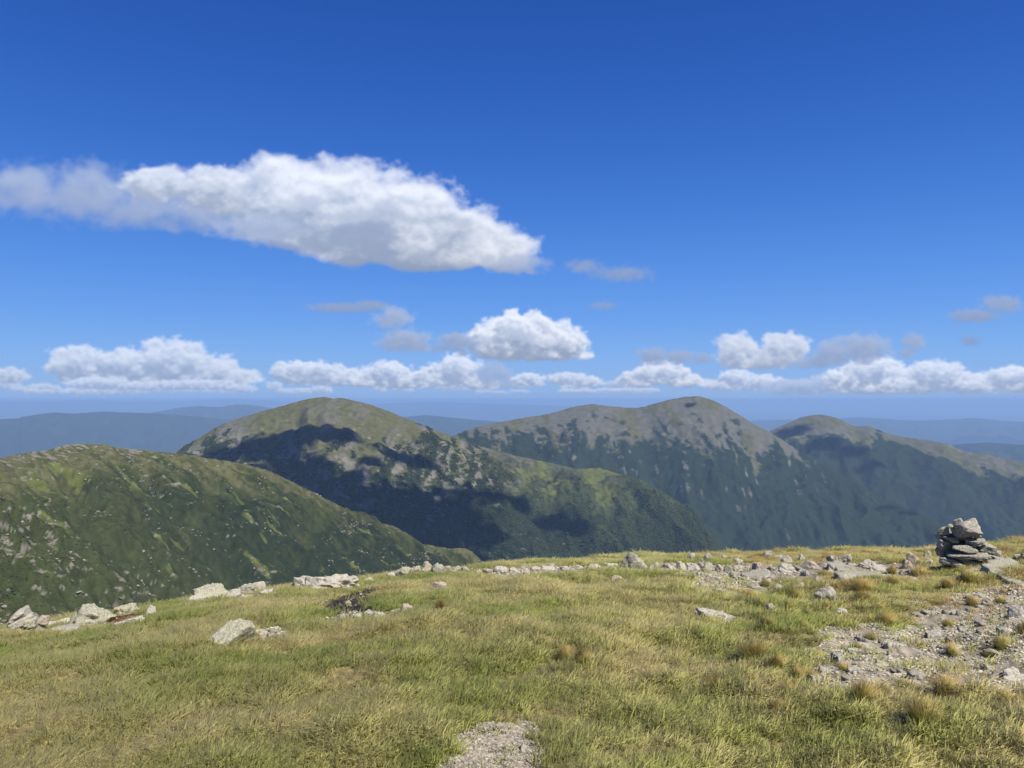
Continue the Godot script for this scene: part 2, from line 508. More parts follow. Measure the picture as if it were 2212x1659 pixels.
	var peak_paint := func(v: float, p: Vector3, g: float, grain: float, px: float) -> Vector3:
		var a := patch.get_noise_2d(p.x / 300.0 + 17.0, p.z / 300.0 + p.y / 110.0)
		var k := patch.get_noise_2d(p.x / 130.0 + 5.0, p.z / 130.0 + p.y / 46.0)
		var b := speck.get_noise_3d(p.x / 60.0, p.y / 20.0, p.z / 60.0)
		var s := streak.get_noise_2d(px / 15.0 + 60.0, v * 1.6)
		var edge := -265.0 - 110.0 * smoothstep(1400.0, 1640.0, px) - 40.0 * smoothstep(1640.0, 1740.0, px) + 260.0 * smoothstep(1740.0, 1800.0, px)
		var e := (p.y - edge) / 100.0 + a * 1.5 + s * 0.35 + b * 0.3
		var c := mix3(TALUS, TUNDRA, smoothstep(0.02, 0.22, a * 0.6 + k * 0.5 + b * 0.25))
		c = mix3(FOREST, c, smoothstep(-0.10, 0.18, e + k * 0.9))
		c = mix3(c, FOREST, smoothstep(0.20, 0.25, k + b * 0.15) * smoothstep(1.9, 1.0, e))
		c = mix3(c, LEDGE, smoothstep(0.38, 0.46, s * 0.6 - k * 0.55 + b * 0.25) * smoothstep(-3.4, -1.2, e) * smoothstep(0.8, -0.2, e) * 0.8)
		return c * (1.0 + 0.3 * grain)
	var peak := slope(peak_crest, peak_foot, 600, 210, 22, {"seed": 61, "wave": 600.0, "high": 85.0, "gully_wave": 520.0, "gully_high": 46.0, "lean": 0.05, "fine_wave": 46.0, "fine_high": 9.0, "bulge": 0.02, "back": 1800.0, "paint": peak_paint})
	o = MeshInstance3D.new()
	o.mesh = peak.mesh
	o.material_override = terrain
	structure(o, "pointed_mountain", "tall pointed grey mountain with dark forest below its bare summit", "mountain")

	# the last peak of the range
	var end_crest := [[1480, 1040, 6200], [1560, 985, 6300], [1610, 960, 6350], [1661, 932, 6420], [1706, 912, 6450], [1736, 900, 6480], [1771, 895, 6500], [1806, 902, 6500], [1846, 920, 6480], [1876, 920, 6470], [1916, 935, 6450], [1956, 945, 6430], [2006, 952, 6400], [2046, 959, 6380], [2081, 975, 6360], [2131, 982, 6330], [2171, 992, 6300], [2212, 1000, 6280], [2350, 1030, 6200], [2500, 1070, 6100], [2700, 1140, 6000]]
	var end_foot := [[1480, 1560, 1300, 4900], [1771, 1830, 1300, 5000], [2100, 2150, 1290, 5000], [2700, 2750, 1300, 4800]]
	var end_paint := func(v: float, p: Vector3, g: float, grain: float, px: float) -> Vector3:
		var a := patch.get_noise_2d(p.x / 300.0 + 27.0, p.z / 300.0 + p.y / 120.0)
		var k := patch.get_noise_2d(p.x / 150.0 + 25.0, p.z / 150.0 + p.y / 50.0)
		var b := speck.get_noise_3d(p.x / 70.0, p.y / 24.0, p.z / 70.0)
		var edge := -300.0 - 210.0 * smoothstep(1880.0, 2200.0, px)
		var e := (p.y - edge) / 80.0 + a * 1.3 + b * 0.3
		var c := mix3(TALUS, TUNDRA, smoothstep(0.02, 0.22, a * 0.6 + k * 0.5 + b * 0.25))
		c = mix3(FOREST, c, smoothstep(-0.10, 0.18, e + k * 0.7))
		return c * (1.0 + 0.3 * grain)
	var end := slope(end_crest, end_foot, 460, 150, 20, {"seed": 71, "wave": 700.0, "high": 80.0, "gully_wave": 560.0, "gully_high": 46.0, "lean": 0.05, "fine_wave": 60.0, "fine_high": 9.0, "bulge": 0.03, "back": 2200.0, "paint": end_paint})
	o = MeshInstance3D.new()
	o.mesh = end.mesh
	o.material_override = terrain
	structure(o, "end_mountain", "smaller grey-topped mountain with a long shoulder beside the pointed peak", "mountain")

	# far, low hills and the plain
	var wooded := func(_v: float, p: Vector3, _g: float, f: float, _px: float) -> Vector3:
		return FOREST.lerp(SCRUB, 0.4 * smoothstep(0.1, 0.4, patch.get_noise_2d(p.x / 900.0, p.z / 900.0)))
	var far := [
		["long blue wooded ridge behind the near green ridge", [[-400, 920, 17500], [0, 905, 18000], [50, 900, 18000], [115, 891, 18000], [165, 893, 18000], [220, 889, 18200], [280, 891, 18400], [350, 894, 18600], [450, 902, 19000], [560, 915, 19500], [700, 940, 20000]], 0.5],
		["second blue ridge rising behind the long wooded ridge", [[250, 905, 25000], [340, 889, 25500], [380, 882, 26000], [425, 877, 26000], [475, 879, 26000], [515, 873, 26000], [560, 877, 26000], [590, 882, 26000], [700, 895, 26500], [760, 900, 26500]], 0.45],
		["pale far hills on the horizon behind the domed mountain", [[-500, 872, 58000], [0, 867, 58000], [100, 866, 60000], [200, 864, 60000], [300, 869, 58000], [400, 866, 60000], [500, 862, 60000], [640, 868, 60000], [810, 872, 55000], [925, 868, 55000], [1010, 870, 55000], [1100, 873, 55000], [1250, 878, 52000]], 0.5],
		["low blue hill in the gap between the domed and pointed mountains", [[780, 915, 21000], [850, 903, 21000], [890, 899, 21000], [925, 897, 21000], [1025, 907, 21500], [1090, 912, 22000], [1200, 925, 22000]], 0.5],
		["far blue hills beyond the shoulder of the end mountain", [[1500, 925, 33000], [1640, 908, 33000], [1760, 906, 33000], [1850, 902, 33000], [1900, 904, 33000], [1956, 908, 33000], [2030, 907, 33000], [2101, 903, 33000], [2156, 908, 33000], [2212, 911, 33000], [2500, 918, 33000], [2700, 930, 33000]], 0.45],
		["low wooded hill below the far blue hills", [[1900, 985, 15000], [1990, 968, 15000], [2091, 958, 15000], [2150, 957, 15000], [2212, 961, 15000], [2400, 966, 15000], [2700, 985, 15000]], 0.6]]
	for h in far:
		var crest: Array = h[1]
		var foot := []
		for c in crest:
			var d: float = c[2] * 0.86
			var t := 1450.0 / d
			foot.append([c[0], c[0], LEVEL_Y + t * LENS, d])
		var hills := slope(crest, foot, 220, 50, 16, {"seed": 81 + int(crest[0][2]) % 97, "wave": 2600.0, "high": 120.0, "gully_wave": 1300.0, "gully_high": 130.0, "lean": 0.0, "fine_wave": 300.0, "fine_high": 14.0, "bulge": 0.0, "back": 5000.0, "paint": wooded})
		o = MeshInstance3D.new()
		o.mesh = hills.mesh
		o.material_override = terrain
		structure(o, "distant_hills", h[0], "hills")
	var rings := PackedVector3Array()
	var tint := PackedColorArray()
	var nr := 60
	var na := 97
	for j in nr:
		var r := 2000.0 * pow(80.0, float(nr - 1 - j) / (nr - 1))
		for i in na:
			var a := TAU * i / (na - 1) - PI
			var p := Vector3(sin(a) * r, -1460.0 + 40.0 * patch.get_noise_2d(sin(a) * r / 2600.0, cos(a) * r / 2600.0), -cos(a) * r)
			rings.append(p)
			var c := FOREST.lerp(SCRUB, clampf(0.5 + patch.get_noise_2d(p.x / 1500.0, p.z / 1500.0), 0.0, 1.0))
			tint.append(Color(c.x, c.y, c.z))
	o = MeshInstance3D.new()
	o.mesh = grid_mesh(rings, tint, na, nr)
	o.material_override = terrain
	structure(o, "plain", "wooded lowland fading into blue haze below the sky", "terrain")
	cover_slopes(near, dome)
	shaded = [dome, end, peak]

# boulders and low bushes strewn over the two nearer mountains
func cover_slopes(near: Dictionary, dome: Dictionary) -> void:
	var pick := RandomNumberGenerator.new()
	pick.seed = 404
	var clump := fbm(77, 70.0, 3)
	var chunk := rock_mesh(901, Vector3(1.0, 0.8, 1.0), 1, 9, 0.04)
	var bush := rock_mesh(902, Vector3(1.0, 0.9, 1.0), 1, 0, 0.30)
	var jobs := [
		[near, chunk, 10000, 0.7, 5.5, "talus", "grey boulders strewn over the near green ridge", 0],
		[near, bush, 90000, 0.9, 2.4, "bushes", "dark low scrub covering the near green ridge", 1],
		[dome, bush, 70000, 5.0, 9.0, "forest", "dark forest on the lower slopes of the domed mountain", 2]]
	for job in jobs:
		var from: Dictionary = job[0]
		var points: PackedVector3Array = from.points
		var colors: PackedColorArray = from.colors
		var nu: int = from.columns
		var first: int = from.back
		var rows: int = from.rows
		var kind: int = job[7]
		var places: Array[Transform3D] = []
		var tints := PackedColorArray()
		var tries := 0
		while places.size() < job[2] and tries < job[2] * 9:
			tries += 1
			var i := pick.randi_range(0, nu - 2)
			var j := pick.randi_range(first, rows - 2)
			var c := colors[j * nu + i]
			var grey := c.r > c.g * 0.99
			var light := c.get_luminance()
			if kind == 0:
				var q := points[j * nu + i]
				var share := clampf(clump.get_noise_2d(q.x, q.z) * 3.2 - 0.75 + (0.30 if i < nu / 3 else 0.0) + (0.5 if i > nu * 0.36 and i < nu * 0.55 and j < first + 30 else 0.0), 0.015, 1.0)
				if pick.randf() > share * (1.0 if grey else 0.5):
					continue
			if kind == 1 and (light > 0.06 or grey):
				continue
			if kind == 2 and light > 0.034:
				continue
			var p := points[j * nu + i].lerp(points[(j + 1) * nu + i + 1], pick.randf())
			p += (points[j * nu + i + 1] - points[j * nu + i]) * pick.randf_range(-1, 1)
			var size := lerpf(job[3], job[4], pow(pick.randf(), 4.0 if kind == 0 else 1.4))
			var turn := Basis(Vector3.UP, pick.randf() * TAU) * Basis(Vector3.RIGHT, pick.randf_range(-0.5, 0.5))
			places.append(Transform3D(turn.scaled(Vector3(size, size * pick.randf_range(0.6, 1.1) * (0.55 if kind == 1 else 1.0), size)), p + Vector3.UP * size * (0.0 if kind == 1 else 0.1)))
			if kind == 0:
				var g := pick.randf_range(0.10, 0.20)
				tints.append(Color(g, g * 0.98, g * 0.92))
			else:
				var k := pick.randf_range(0.85, 1.2)
				var y := pick.randf_range(0.0, 0.012)
				tints.append(Color((c.r * 0.9 + y) * k, (c.g * 0.95 + y) * k, c.b * 0.9 * k))
		scatter(job[1], places, tints, matte(Color.WHITE, true), job[5], job[6])

func scatter(mesh: Mesh, places: Array[Transform3D], tints: PackedColorArray, material: Material, called: String, label: String) -> void:
	var m := MultiMesh.new()
	m.transform_format = MultiMesh.TRANSFORM_3D
	m.use_colors = true
	m.mesh = mesh
	m.instance_count = places.size()
	for i in places.size():
		m.set_instance_transform(i, places[i])
		m.set_instance_color(i, tints[i])
	var o := MultiMeshInstance3D.new()
	o.multimesh = m
	o.material_override = material
	structure(o, called, label, called.replace("_", " "), "stuff")

# ---------------------------------------------------------------- clouds above the frame

var shaded := []

# the point of a slope that shows at px, py
func on_slope(s: Dictionary, px: float, py: float) -> Vector3:
	var points: PackedVector3Array = s.points
	var nu: int = s.columns
	var back := look.inverse()
	var best := 1e9
	var found := Vector3.ZERO
	for j in range(s.back, s.rows, 4):
		for i in range(0, nu, 4):
			var q := back * points[j * nu + i]
			var off := absf(MID_X - LENS * q.x / q.z - px) + absf(MID_Y + LENS * q.y / q.z - py)
			if off < best:
				best = off
				found = points[j * nu + i]
	return found

# Each shade on the mountains is cast by a real cloud above it: [px, py of the shaded ground, half width, half depth in metres]
func build_clouds() -> void:
	var shades := [
		["thin cumulus cloud whose shadow lies on the domed mountain", 1900.0, 0, [[500, 992, 100, 44], [560, 972, 137, 52], [620, 955, 137, 54], [690, 942, 125, 46], [750, 942, 62, 33], [860, 985, 87, 39], [900, 995, 62, 33], [560, 1015, 112, 39], [640, 1025, 125, 44], [600, 998, 100, 33], [690, 1050, 112, 46], [800, 1000, 50, 26], [760, 1030, 62, 33]]],
		["broad cumulus cloud whose shadow lies in the ravine", 1750.0, 0, [[740, 1085, 112, 59], [800, 1080, 125, 59], [870, 1095, 162, 91], [960, 1100, 150, 83], [900, 1150, 200, 104], [820, 1135, 150, 83], [1000, 1145, 137, 78], [1060, 1075, 100, 28], [950, 1190, 200, 78], [1120, 1100, 62, 33], [1190, 1130, 67, 46], [1235, 1155, 57, 46]]],
		["small cloud shading the flank of the end mountain", 2700.0, 1, [[1720, 935, 90, 50], [1780, 960, 120, 56], [1840, 980, 120, 44], [1885, 998, 90, 30], [1690, 930, 40, 20]]],
		["tiny cloud shading the top of the pointed mountain", 2600.0, 2, [[1494, 874, 34, 20]]],
		["narrow cloud shading the dark valley", 2700.0, 2, [[1920, 1098, 60, 12], [1965, 1108, 60, 12]]]]
	var white := matte(Color(0.9, 0.9, 0.9))
	var puff := rock_mesh(551, Vector3(2.0, 1.4, 2.0), 1, 0, 0.2)
	for s in shades:
		var st := SurfaceTool.new()
		st.begin(Mesh.PRIMITIVE_TRIANGLES)
		for b in s[3]:
			var p := on_slope(shaded[s[2]], b[0], b[1])
			var where: Vector3 = p + sun_to * (s[1] - p.y) / sun_to.y
			var size: float = minf(b[2], b[3])
			var count := int(85.0 * b[2] / size)
			for k in count:
				# dense in the middle, loose towards the rim
				var off := Vector2(rng.randfn(), rng.randfn()) * 0.62
				var r := size * rng.randf_range(0.2, 0.46) * clampf(1.25 - off.length() * 0.55, 0.3, 1.0)
				st.append_from(puff, 0, Transform3D(Basis(Vector3.UP, rng.randf() * TAU).scaled(Vector3(r, r, r)), where + Vector3(off.x * b[2], rng.randf_range(-0.35, 0.5) * size, off.y * b[3] * 1.3)))
		var o := MeshInstance3D.new()
		o.mesh = st.commit()
		o.material_override = white
		structure(o, "cloud", s[0], "cloud")

# ---------------------------------------------------------------- rock shapes

var spheres := {}
func sphere(level: int) -> Array:
	if spheres.has(level):
		return spheres[level]
	var points := PackedVector3Array()
	var t := (1.0 + sqrt(5.0)) / 2.0
	for p in [[-1, t, 0], [1, t, 0], [-1, -t, 0], [1, -t, 0], [0, -1, t], [0, 1, t], [0, -1, -t], [0, 1, -t], [t, 0, -1], [t, 0, 1], [-t, 0, -1], [-t, 0, 1]]:
		points.append(Vector3(p[0], p[1], p[2]).normalized())
	var faces := PackedInt32Array([0, 11, 5, 0, 5, 1, 0, 1, 7, 0, 7, 10, 0, 10, 11, 1, 5, 9, 5, 11, 4, 11, 10, 2, 10, 7, 6, 7, 1, 8, 3, 9, 4, 3, 4, 2, 3, 2, 6, 3, 6, 8, 3, 8, 9, 4, 9, 5, 2, 4, 11, 6, 2, 10, 8, 6, 7, 9, 8, 1])
	for k in level:
		var middle := {}
		var next := PackedInt32Array()
		for f in range(0, faces.size(), 3):
			var v := [faces[f], faces[f + 1], faces[f + 2]]
			var m := []
			for e in 3:
				var a: int = v[e]
				var b: int = v[(e + 1) % 3]
				var key := mini(a, b) * 100000 + maxi(a, b)
				if not middle.has(key):
					middle[key] = points.size()
					points.append((points[a] + points[b]).normalized())
				m.append(middle[key])
			next.append_array(PackedInt32Array([v[0], m[0], m[2], v[1], m[1], m[0], v[2], m[2], m[1], m[0], m[1], m[2]]))
		faces = next
	# clockwise seen from outside
	for f in range(0, faces.size(), 3):
		var s := faces[f + 1]
		faces[f + 1] = faces[f + 2]
		faces[f + 2] = s
	spheres[level] = [points, faces]
	return spheres[level]

# size: full extents; cuts: how many flat faces; rough: unevenness
func rock_mesh(seed_value: int, size: Vector3, level: int, cuts: int, rough: float, fine := 0.0, fit := false, slab := 0.0, blocky := 0.0, wedge := 0.0, peak := 0.0) -> ArrayMesh:
	var r := RandomNumberGenerator.new()
	r.seed = seed_value
	var n := fbm(seed_value, 0.9, 4)
	var small := fbm(seed_value + 77, 0.16, 3)
	var planes := []
	for k in cuts:
		var d := Vector3(r.randfn(), r.randfn(), r.randfn()).normalized()
		planes.append([d, r.randf_range(0.50, 0.86) * (1.0 + 0.4 * blocky)])
	if slab > 0.0:
		planes.append([Vector3(r.randf_range(-0.1, 0.1), 1.0, r.randf_range(-0.1, 0.15)).normalized(), slab])
	var source: Array = sphere(level)
	var dirs: PackedVector3Array = source[0]
	var faces: PackedInt32Array = source[1]
	var points := PackedVector3Array()
	points.resize(dirs.size())
	for i in dirs.size():
		var d := dirs[i]
		var out := 1.0
		if blocky > 0.0:
			out = lerpf(1.0, pow(pow(absf(d.x), 7.0) + pow(absf(d.y), 7.0) + pow(absf(d.z), 7.0), -1.0 / 7.0), blocky)
		for p in planes:
			var c: float = d.dot(p[0])
			if c > 0.05:
				var q: float = p[1] / c
				var h := maxf(0.07 - absf(out - q), 0.0) / 0.07
				out = minf(out, q) - h * h * 0.0175        # edges a little worn
				out *= 1.0 + n.get_noise_3dv(d * 1.3) * rough * 2.0
		if fine > 0.0:
			out *= 1.0 + small.get_noise_3dv(d) * fine
		points[i] = d * out * size * 0.5
	if fit:
		var lo := points[0]
		var hi := points[0]
		for p in points:
			lo = lo.min(p)
			hi = hi.max(p)
		for i in points.size():
			points[i] = (points[i] - (lo + hi) * 0.5) * size / (hi - lo)
			var t := points[i].y / size.y + 0.5
			points[i].x = points[i].x * (1.0 - wedge * t) + peak * size.x * t
			points[i].z *= 1.0 - wedge * 0.6 * t
	var normals := PackedVector3Array()
	normals.resize(points.size())
	for f in range(0, faces.size(), 3):
		var a := points[faces[f]]
		var w := (points[faces[f + 2]] - a).cross(points[faces[f + 1]] - a)
		for e in 3:
			normals[faces[f + e]] += w
	for i in normals.size():
		normals[i] = normals[i].normalized()
	return mesh_of(points, normals, PackedColorArray(), faces)

# ---------------------------------------------------------------- the hilltop

# where the hilltop drops out of sight: [px, py, distance]
const BROW := [[-300, 1402, 20], [0, 1366, 18], [150, 1346, 18], [300, 1324, 18], [420, 1300, 18], [570, 1284, 18.5], [640, 1275, 19], [800, 1255, 19], [900, 1243, 19.5], [1040, 1228, 20], [1200, 1218, 21], [1340, 1210, 22], [1480, 1204, 23], [1600, 1202, 24], [1850, 1193, 24], [2000, 1196, 24], [2130, 1182, 24], [2212, 1173, 24], [2500, 1156, 24]]
var fall := PackedFloat32Array()      # per degree of azimuth
var curl := PackedFloat32Array()
var brow_far := PackedFloat32Array()
var hummock: FastNoiseLite
var ripple: FastNoiseLite
var zones := []

func prepare_ground() -> void:
	hummock = fbm(211, 2.2, 3)
	ripple = fbm(212, 0.32, 2)
	for k in 361:
		var azimuth := k - 180.0
		var a := clampf(azimuth, -45.0, 45.0)
		var px := MID_X + LENS * tan(deg_to_rad(a))
		px = clampf(px, -300.0, 2500.0)
		var py := along_brow(px, 1)
		var far := along_brow(px, 2)
		var d := ray(px, py)
		var t := -d.y / Vector2(d.x, d.z).length()
		var f := t - 2.0 * EYE / far
		var c := EYE / (far * far)
		var behind := smoothstep(45.0, 120.0, absf(azimuth))
		fall.append(lerpf(f, 0.0, behind))
		curl.append(lerpf(c, 0.0008, behind))
		brow_far.append(far)

func along_brow(px: float, field: int) -> float:
	var k := 0
	while k < BROW.size() - 2 and px > BROW[k + 1][0]:
		k += 1
	var t := smoothstep(0.0, 1.0, clampf((px - BROW[k][0]) / (BROW[k + 1][0] - BROW[k][0]), 0.0, 1.0)) * 0.5 + 0.5 * clampf((px - BROW[k][0]) / (BROW[k + 1][0] - BROW[k][0]), 0.0, 1.0)
	return lerpf(BROW[k][field], BROW[k + 1][field], t)

func table(t: PackedFloat32Array, azimuth: float) -> float:
	var k := clampf(azimuth + 180.0, 0.0, 359.999)
	return lerpf(t[int(k)], t[int(k) + 1], k - floorf(k))

func ground_y(x: float, z: float) -> float:
	var r := sqrt(x * x + z * z)
	var azimuth := rad_to_deg(atan2(x, -z))
	var a := table(fall, azimuth)
	var c := table(curl, azimuth)
	var steep := (0.62 - a) / (2.0 * c)       # from here on the slope keeps 0.62
	var y := -EYE - a * r - c * r * r if r < steep else -EYE - a * steep - c * steep * steep - 0.62 * (r - steep)
	y += hummock.get_noise_2d(x, z) * (0.09 + 0.004 * minf(r, 25.0)) * smoothstep(0.5, 3.0, r)
	y += ripple.get_noise_2d(x, z) * 0.022
	return y

func ground_at(px: float, py: float) -> Vector3:
	var d := ray(px, py)
	var flat := Vector2(d.x, d.z).length()
	d /= flat
	var far := table(brow_far, rad_to_deg(atan2(d.x, -d.z)))
	var r := 1.5
	var best := r
	var gap := 1e9
	while r < far:
		var g := d.y * r - ground_y(d.x * r, d.z * r)
		if g < 0.0:
			return Vector3(d.x * r, ground_y(d.x * r, d.z * r), d.z * r)
		if g / r < gap:
			gap = g / r
			best = r
		r += 0.04 if r < 8.0 else 0.08
	return Vector3(d.x * best, ground_y(d.x * best, d.z * best), d.z * best)

func depth_of(p: Vector3) -> float:
	return -(look.inverse() * p).z

func zone(kind: String, outline: Array) -> void:
	var poly := PackedVector2Array()
	var box := Rect2()
	for q in outline:
		var g := ground_at(q[0], q[1])
		poly.append(Vector2(g.x, g.z))
		box = Rect2(poly[0], Vector2.ZERO) if poly.size() == 1 else box.expand(poly[-1])
	zones.append({"kind": kind, "poly": poly, "box": box})

func ragged(p: Vector2) -> Vector2:
	return p + Vector2(ripple.get_noise_2d(p.x * 0.5 + 40.0, p.y * 0.5), ripple.get_noise_2d(p.x * 0.5, p.y * 0.5 + 40.0)) * (0.12 + 0.02 * p.length())

func zone_at(x: float, z: float) -> String:
	var p := ragged(Vector2(x, z))
	for k in zones:
		if k.box.has_point(p) and Geometry2D.is_point_in_polygon(p, k.poly):
			return k.kind
	return ""

func build_ground() -> void:
	prepare_ground()
	zone("gravel", [[1122, 1550], [1090, 1560], [1054, 1570], [1027, 1595], [984, 1619], [944, 1652], [920, 1700], [1200, 1700], [1160, 1655], [1142, 1629], [1130, 1595]])
	zone("scree", [[1800, 1358], [1736, 1394], [1728, 1428], [1738, 1462], [1800, 1488], [1891, 1494], [1975, 1484], [2008, 1494], [2120, 1502], [2300, 1506], [2300, 1262], [2108, 1264], [2030, 1298], [1965, 1318], [1932, 1346]])
	zone("scree", [[1475, 1243], [1520, 1238], [1600, 1236], [1680, 1242], [1700, 1257], [1680, 1277], [1600, 1285], [1500, 1282], [1480, 1267]])
	zone("rubble", [[1035, 1244], [1060, 1232], [1200, 1226], [1335, 1224], [1345, 1238], [1200, 1242]])
	zone("rubble", [[1340, 1240], [1420, 1218], [1640, 1214], [1700, 1222], [1880, 1220], [1990, 1222], [2014, 1242], [1900, 1250], [1800, 1246], [1700, 1256], [1640, 1250]])
	zone("rubble", [[400, 1302], [420, 1288], [590, 1278], [592, 1286], [500, 1300]])
	zone("peat", [[694, 1300], [722, 1281], [822, 1277], [828, 1302], [812, 1330], [740, 1342], [696, 1330]])
	zone("gravel", [[718, 1329], [800, 1323], [835, 1324], [880, 1312], [897, 1308], [892, 1322], [835, 1338], [760, 1346], [722, 1340]])
	zone("gravel", [[548, 1362], [580, 1358], [610, 1362], [614, 1380], [560, 1392]])
	zone("red", [[205, 1362], [222, 1336], [300, 1322], [320, 1319], [322, 1336], [270, 1356], [235, 1363]])
	var azimuths := PackedFloat32Array()
	var a := -180.0
	while a < 180.0:
		azimuths.append(a)
		a += 0.2 if absf(a + 0.1) < 46.0 else 4.0
	azimuths.append(180.0)
	var radii := PackedFloat32Array()
	var r := 0.4
	while r < 2600.0:
		radii.append(r)
		r *= 1.014 if r > 2.5 and r < 40.0 else 1.12
	radii.append(2600.0)
	radii.reverse()
	var points := PackedVector3Array()
	var colors := PackedColorArray()
	var grain := fbm(214, 0.07, 3)
	var broad := fbm(215, 1.3, 3)
	for j in radii.size():
		for i in azimuths.size():
			var t := deg_to_rad(azimuths[i])
			var x := sin(t) * radii[j]
			var z := -cos(t) * radii[j]
			points.append(Vector3(x, ground_y(x, z), z))
			var g := grain.get_noise_2d(x, z)
			var b := broad.get_noise_2d(x, z)
			var c := Vector3(0.22, 0.19, 0.105).lerp(Vector3(0.15, 0.145, 0.06), clampf(0.5 + b * 1.4, 0.0, 1.0))
			if radii[j] < 40.0:
				match zone_at(x, z):
					"gravel": c = Vector3(0.17, 0.15, 0.125)
					"scree": c = Vector3(0.22, 0.205, 0.178).lerp(Vector3(0.075, 0.062, 0.042), smoothstep(0.12, 0.40, b + g * 0.4))
					"rubble": c = Vector3(0.19, 0.18, 0.16)
					"peat": c = Vector3(0.030, 0.029, 0.031)
					"red": c = Vector3(0.085, 0.040, 0.026)
			c *= 1.0 + g * 0.9
			colors.append(Color(c.x, c.y, c.z))
	var o := MeshInstance3D.new()
	o.mesh = grid_mesh(points, colors, azimuths.size(), radii.size())
	o.material_override = matte(Color.WHITE, true)
	structure(o, "ground", "grassy hilltop sloping away to the ravine", "ground")

# ---------------------------------------------------------------- rocks and cairns

var rock_skin := {}

func rock_texture(seed_value: int, base: Vector3, lichen: Vector3, stain: float) -> ImageTexture:
	var size := 384
	var broad := fbm(seed_value, 60.0, 4).get_seamless_image(size, size).get_data()
	var fine := fbm(seed_value + 1, 11.0, 4).get_seamless_image(size, size).get_data()
	var dots := fbm(seed_value + 2, 16.0, 3).get_seamless_image(size, size).get_data()
	var out := PackedByteArray()
	out.resize(size * size * 3)
	for i in size * size:
		var b := broad[i] / 255.0
		var f := fine[i] / 255.0
		var d := dots[i] / 255.0
		var c := base.lerp(lichen, smoothstep(0.42, 0.62, b)) * (0.78 + 0.44 * f)
		c *= 1.0 - stain * smoothstep(0.66, 0.76, d)
		c = c.lerp(Vector3(0.42, 0.41, 0.38), smoothstep(0.36, 0.28, d) * (0.5 if base.x > 0.1 else 0.0))
		var s := Color(c.x, c.y, c.z).linear_to_srgb()
		out[i * 3] = clampi(int(s.r * 255.0), 0, 255)
		out[i * 3 + 1] = clampi(int(s.g * 255.0), 0, 255)
		out[i * 3 + 2] = clampi(int(s.b * 255.0), 0, 255)
	var im := Image.create_from_data(size, size, false, Image.FORMAT_RGB8, out)
	im.generate_mipmaps()
	return ImageTexture.create_from_image(im)

func make_rock_skins() -> void:
	var relief := fbm(300, 26.0, 5).get_seamless_image(384, 384)
	var bump := ImageTexture.create_from_image(relief)
	var kinds := {
		"grey": [Vector3(0.205, 0.203, 0.193), Vector3(0.24, 0.245, 0.21), 0.66],
		"green": [Vector3(0.225, 0.228, 0.20), Vector3(0.26, 0.272, 0.205), 0.76],
		"pale": [Vector3(0.29, 0.285, 0.272), Vector3(0.255, 0.255, 0.232), 0.5],
		"tan": [Vector3(0.27, 0.236, 0.20), Vector3(0.25, 0.238, 0.212), 0.55]}
	var n := 310
	for k in kinds:
		var m := StandardMaterial3D.new()
		m.albedo_texture = rock_texture(n, kinds[k][0], kinds[k][1], kinds[k][2])
		n += 10
		m.uv1_triplanar = true
		m.uv1_scale = Vector3(1.4, 1.4, 1.4)
		m.roughness = 0.95
		m.metallic_specular = 0.25
		m.heightmap_enabled = true
		m.heightmap_texture = bump
		m.heightmap_scale = 0.8
		rock_skin[k] = m

var rock_seed := 1000
var landmarks := []

# the label of the nearest rock that has a label of its own
func beside(p: Vector3, reach: float, start: String, otherwise: String) -> String:
	var best := reach
	var found := otherwise
	for k in landmarks:
		var off: float = Vector2(k[0].x - p.x, k[0].z - p.z).length() - k[2]
		var text: String = start + k[1]
		if off < best and text.split(" ").size() <= 16:
			best = off
			found = text
	return found

# a rock traced by its box in the photograph: left, right, top, base
func rock(label: String, x0: float, x1: float, top: float, base: float, o := {}) -> void:
	rock_seed += 1
	var node := MeshInstance3D.new()
	var middle := (x0 + x1) * 0.5
	var g := ground_at(middle, base)
	var depth := depth_of(g)
	var w := (x1 - x0) / LENS * depth
	var deep: float = w * o.get("deep", 0.75)
	var away := Vector3(g.x, 0, g.z).normalized()
	var c := g + away * deep * 0.30
	var r := ray(middle, top)
	var reach := Vector2(c.x, c.z).length()
	var top_y := r.y / Vector2(r.x, r.z).length() * reach
	var foot := ground_y(c.x, c.z)
	var h := maxf(top_y - foot, (base - top) / LENS * depth * 0.7)
	var sunk: float = h * o.get("sunk", 0.55) + 0.03
	var size := Vector3(w, h + sunk, deep)
	var small := w < 0.35
	node.mesh = rock_mesh(o.get("seed", rock_seed), size, 3 if small else 4, o.get("cuts", 12), o.get("rough", 0.035), 0.012, true, o.get("slab", 0.0), o.get("blocky", 0.45), o.get("wedge", 0.0), o.get("peak", 0.0))
	node.material_override = rock_skin[o.get("skin", "grey")]
	node.position = Vector3(c.x, foot + (h - sunk) * 0.5, c.z)
	node.basis = Basis(away.cross(Vector3.UP), Vector3.UP, -away) * Basis(Vector3.BACK, deg_to_rad(o.get("tilt", 0.0)))
	if not o.has("group"):
		landmarks.append([node.position, label, w * 0.5])
	thing(node, o.get("called", "rock"), label, "rock", o.get("group", ""))

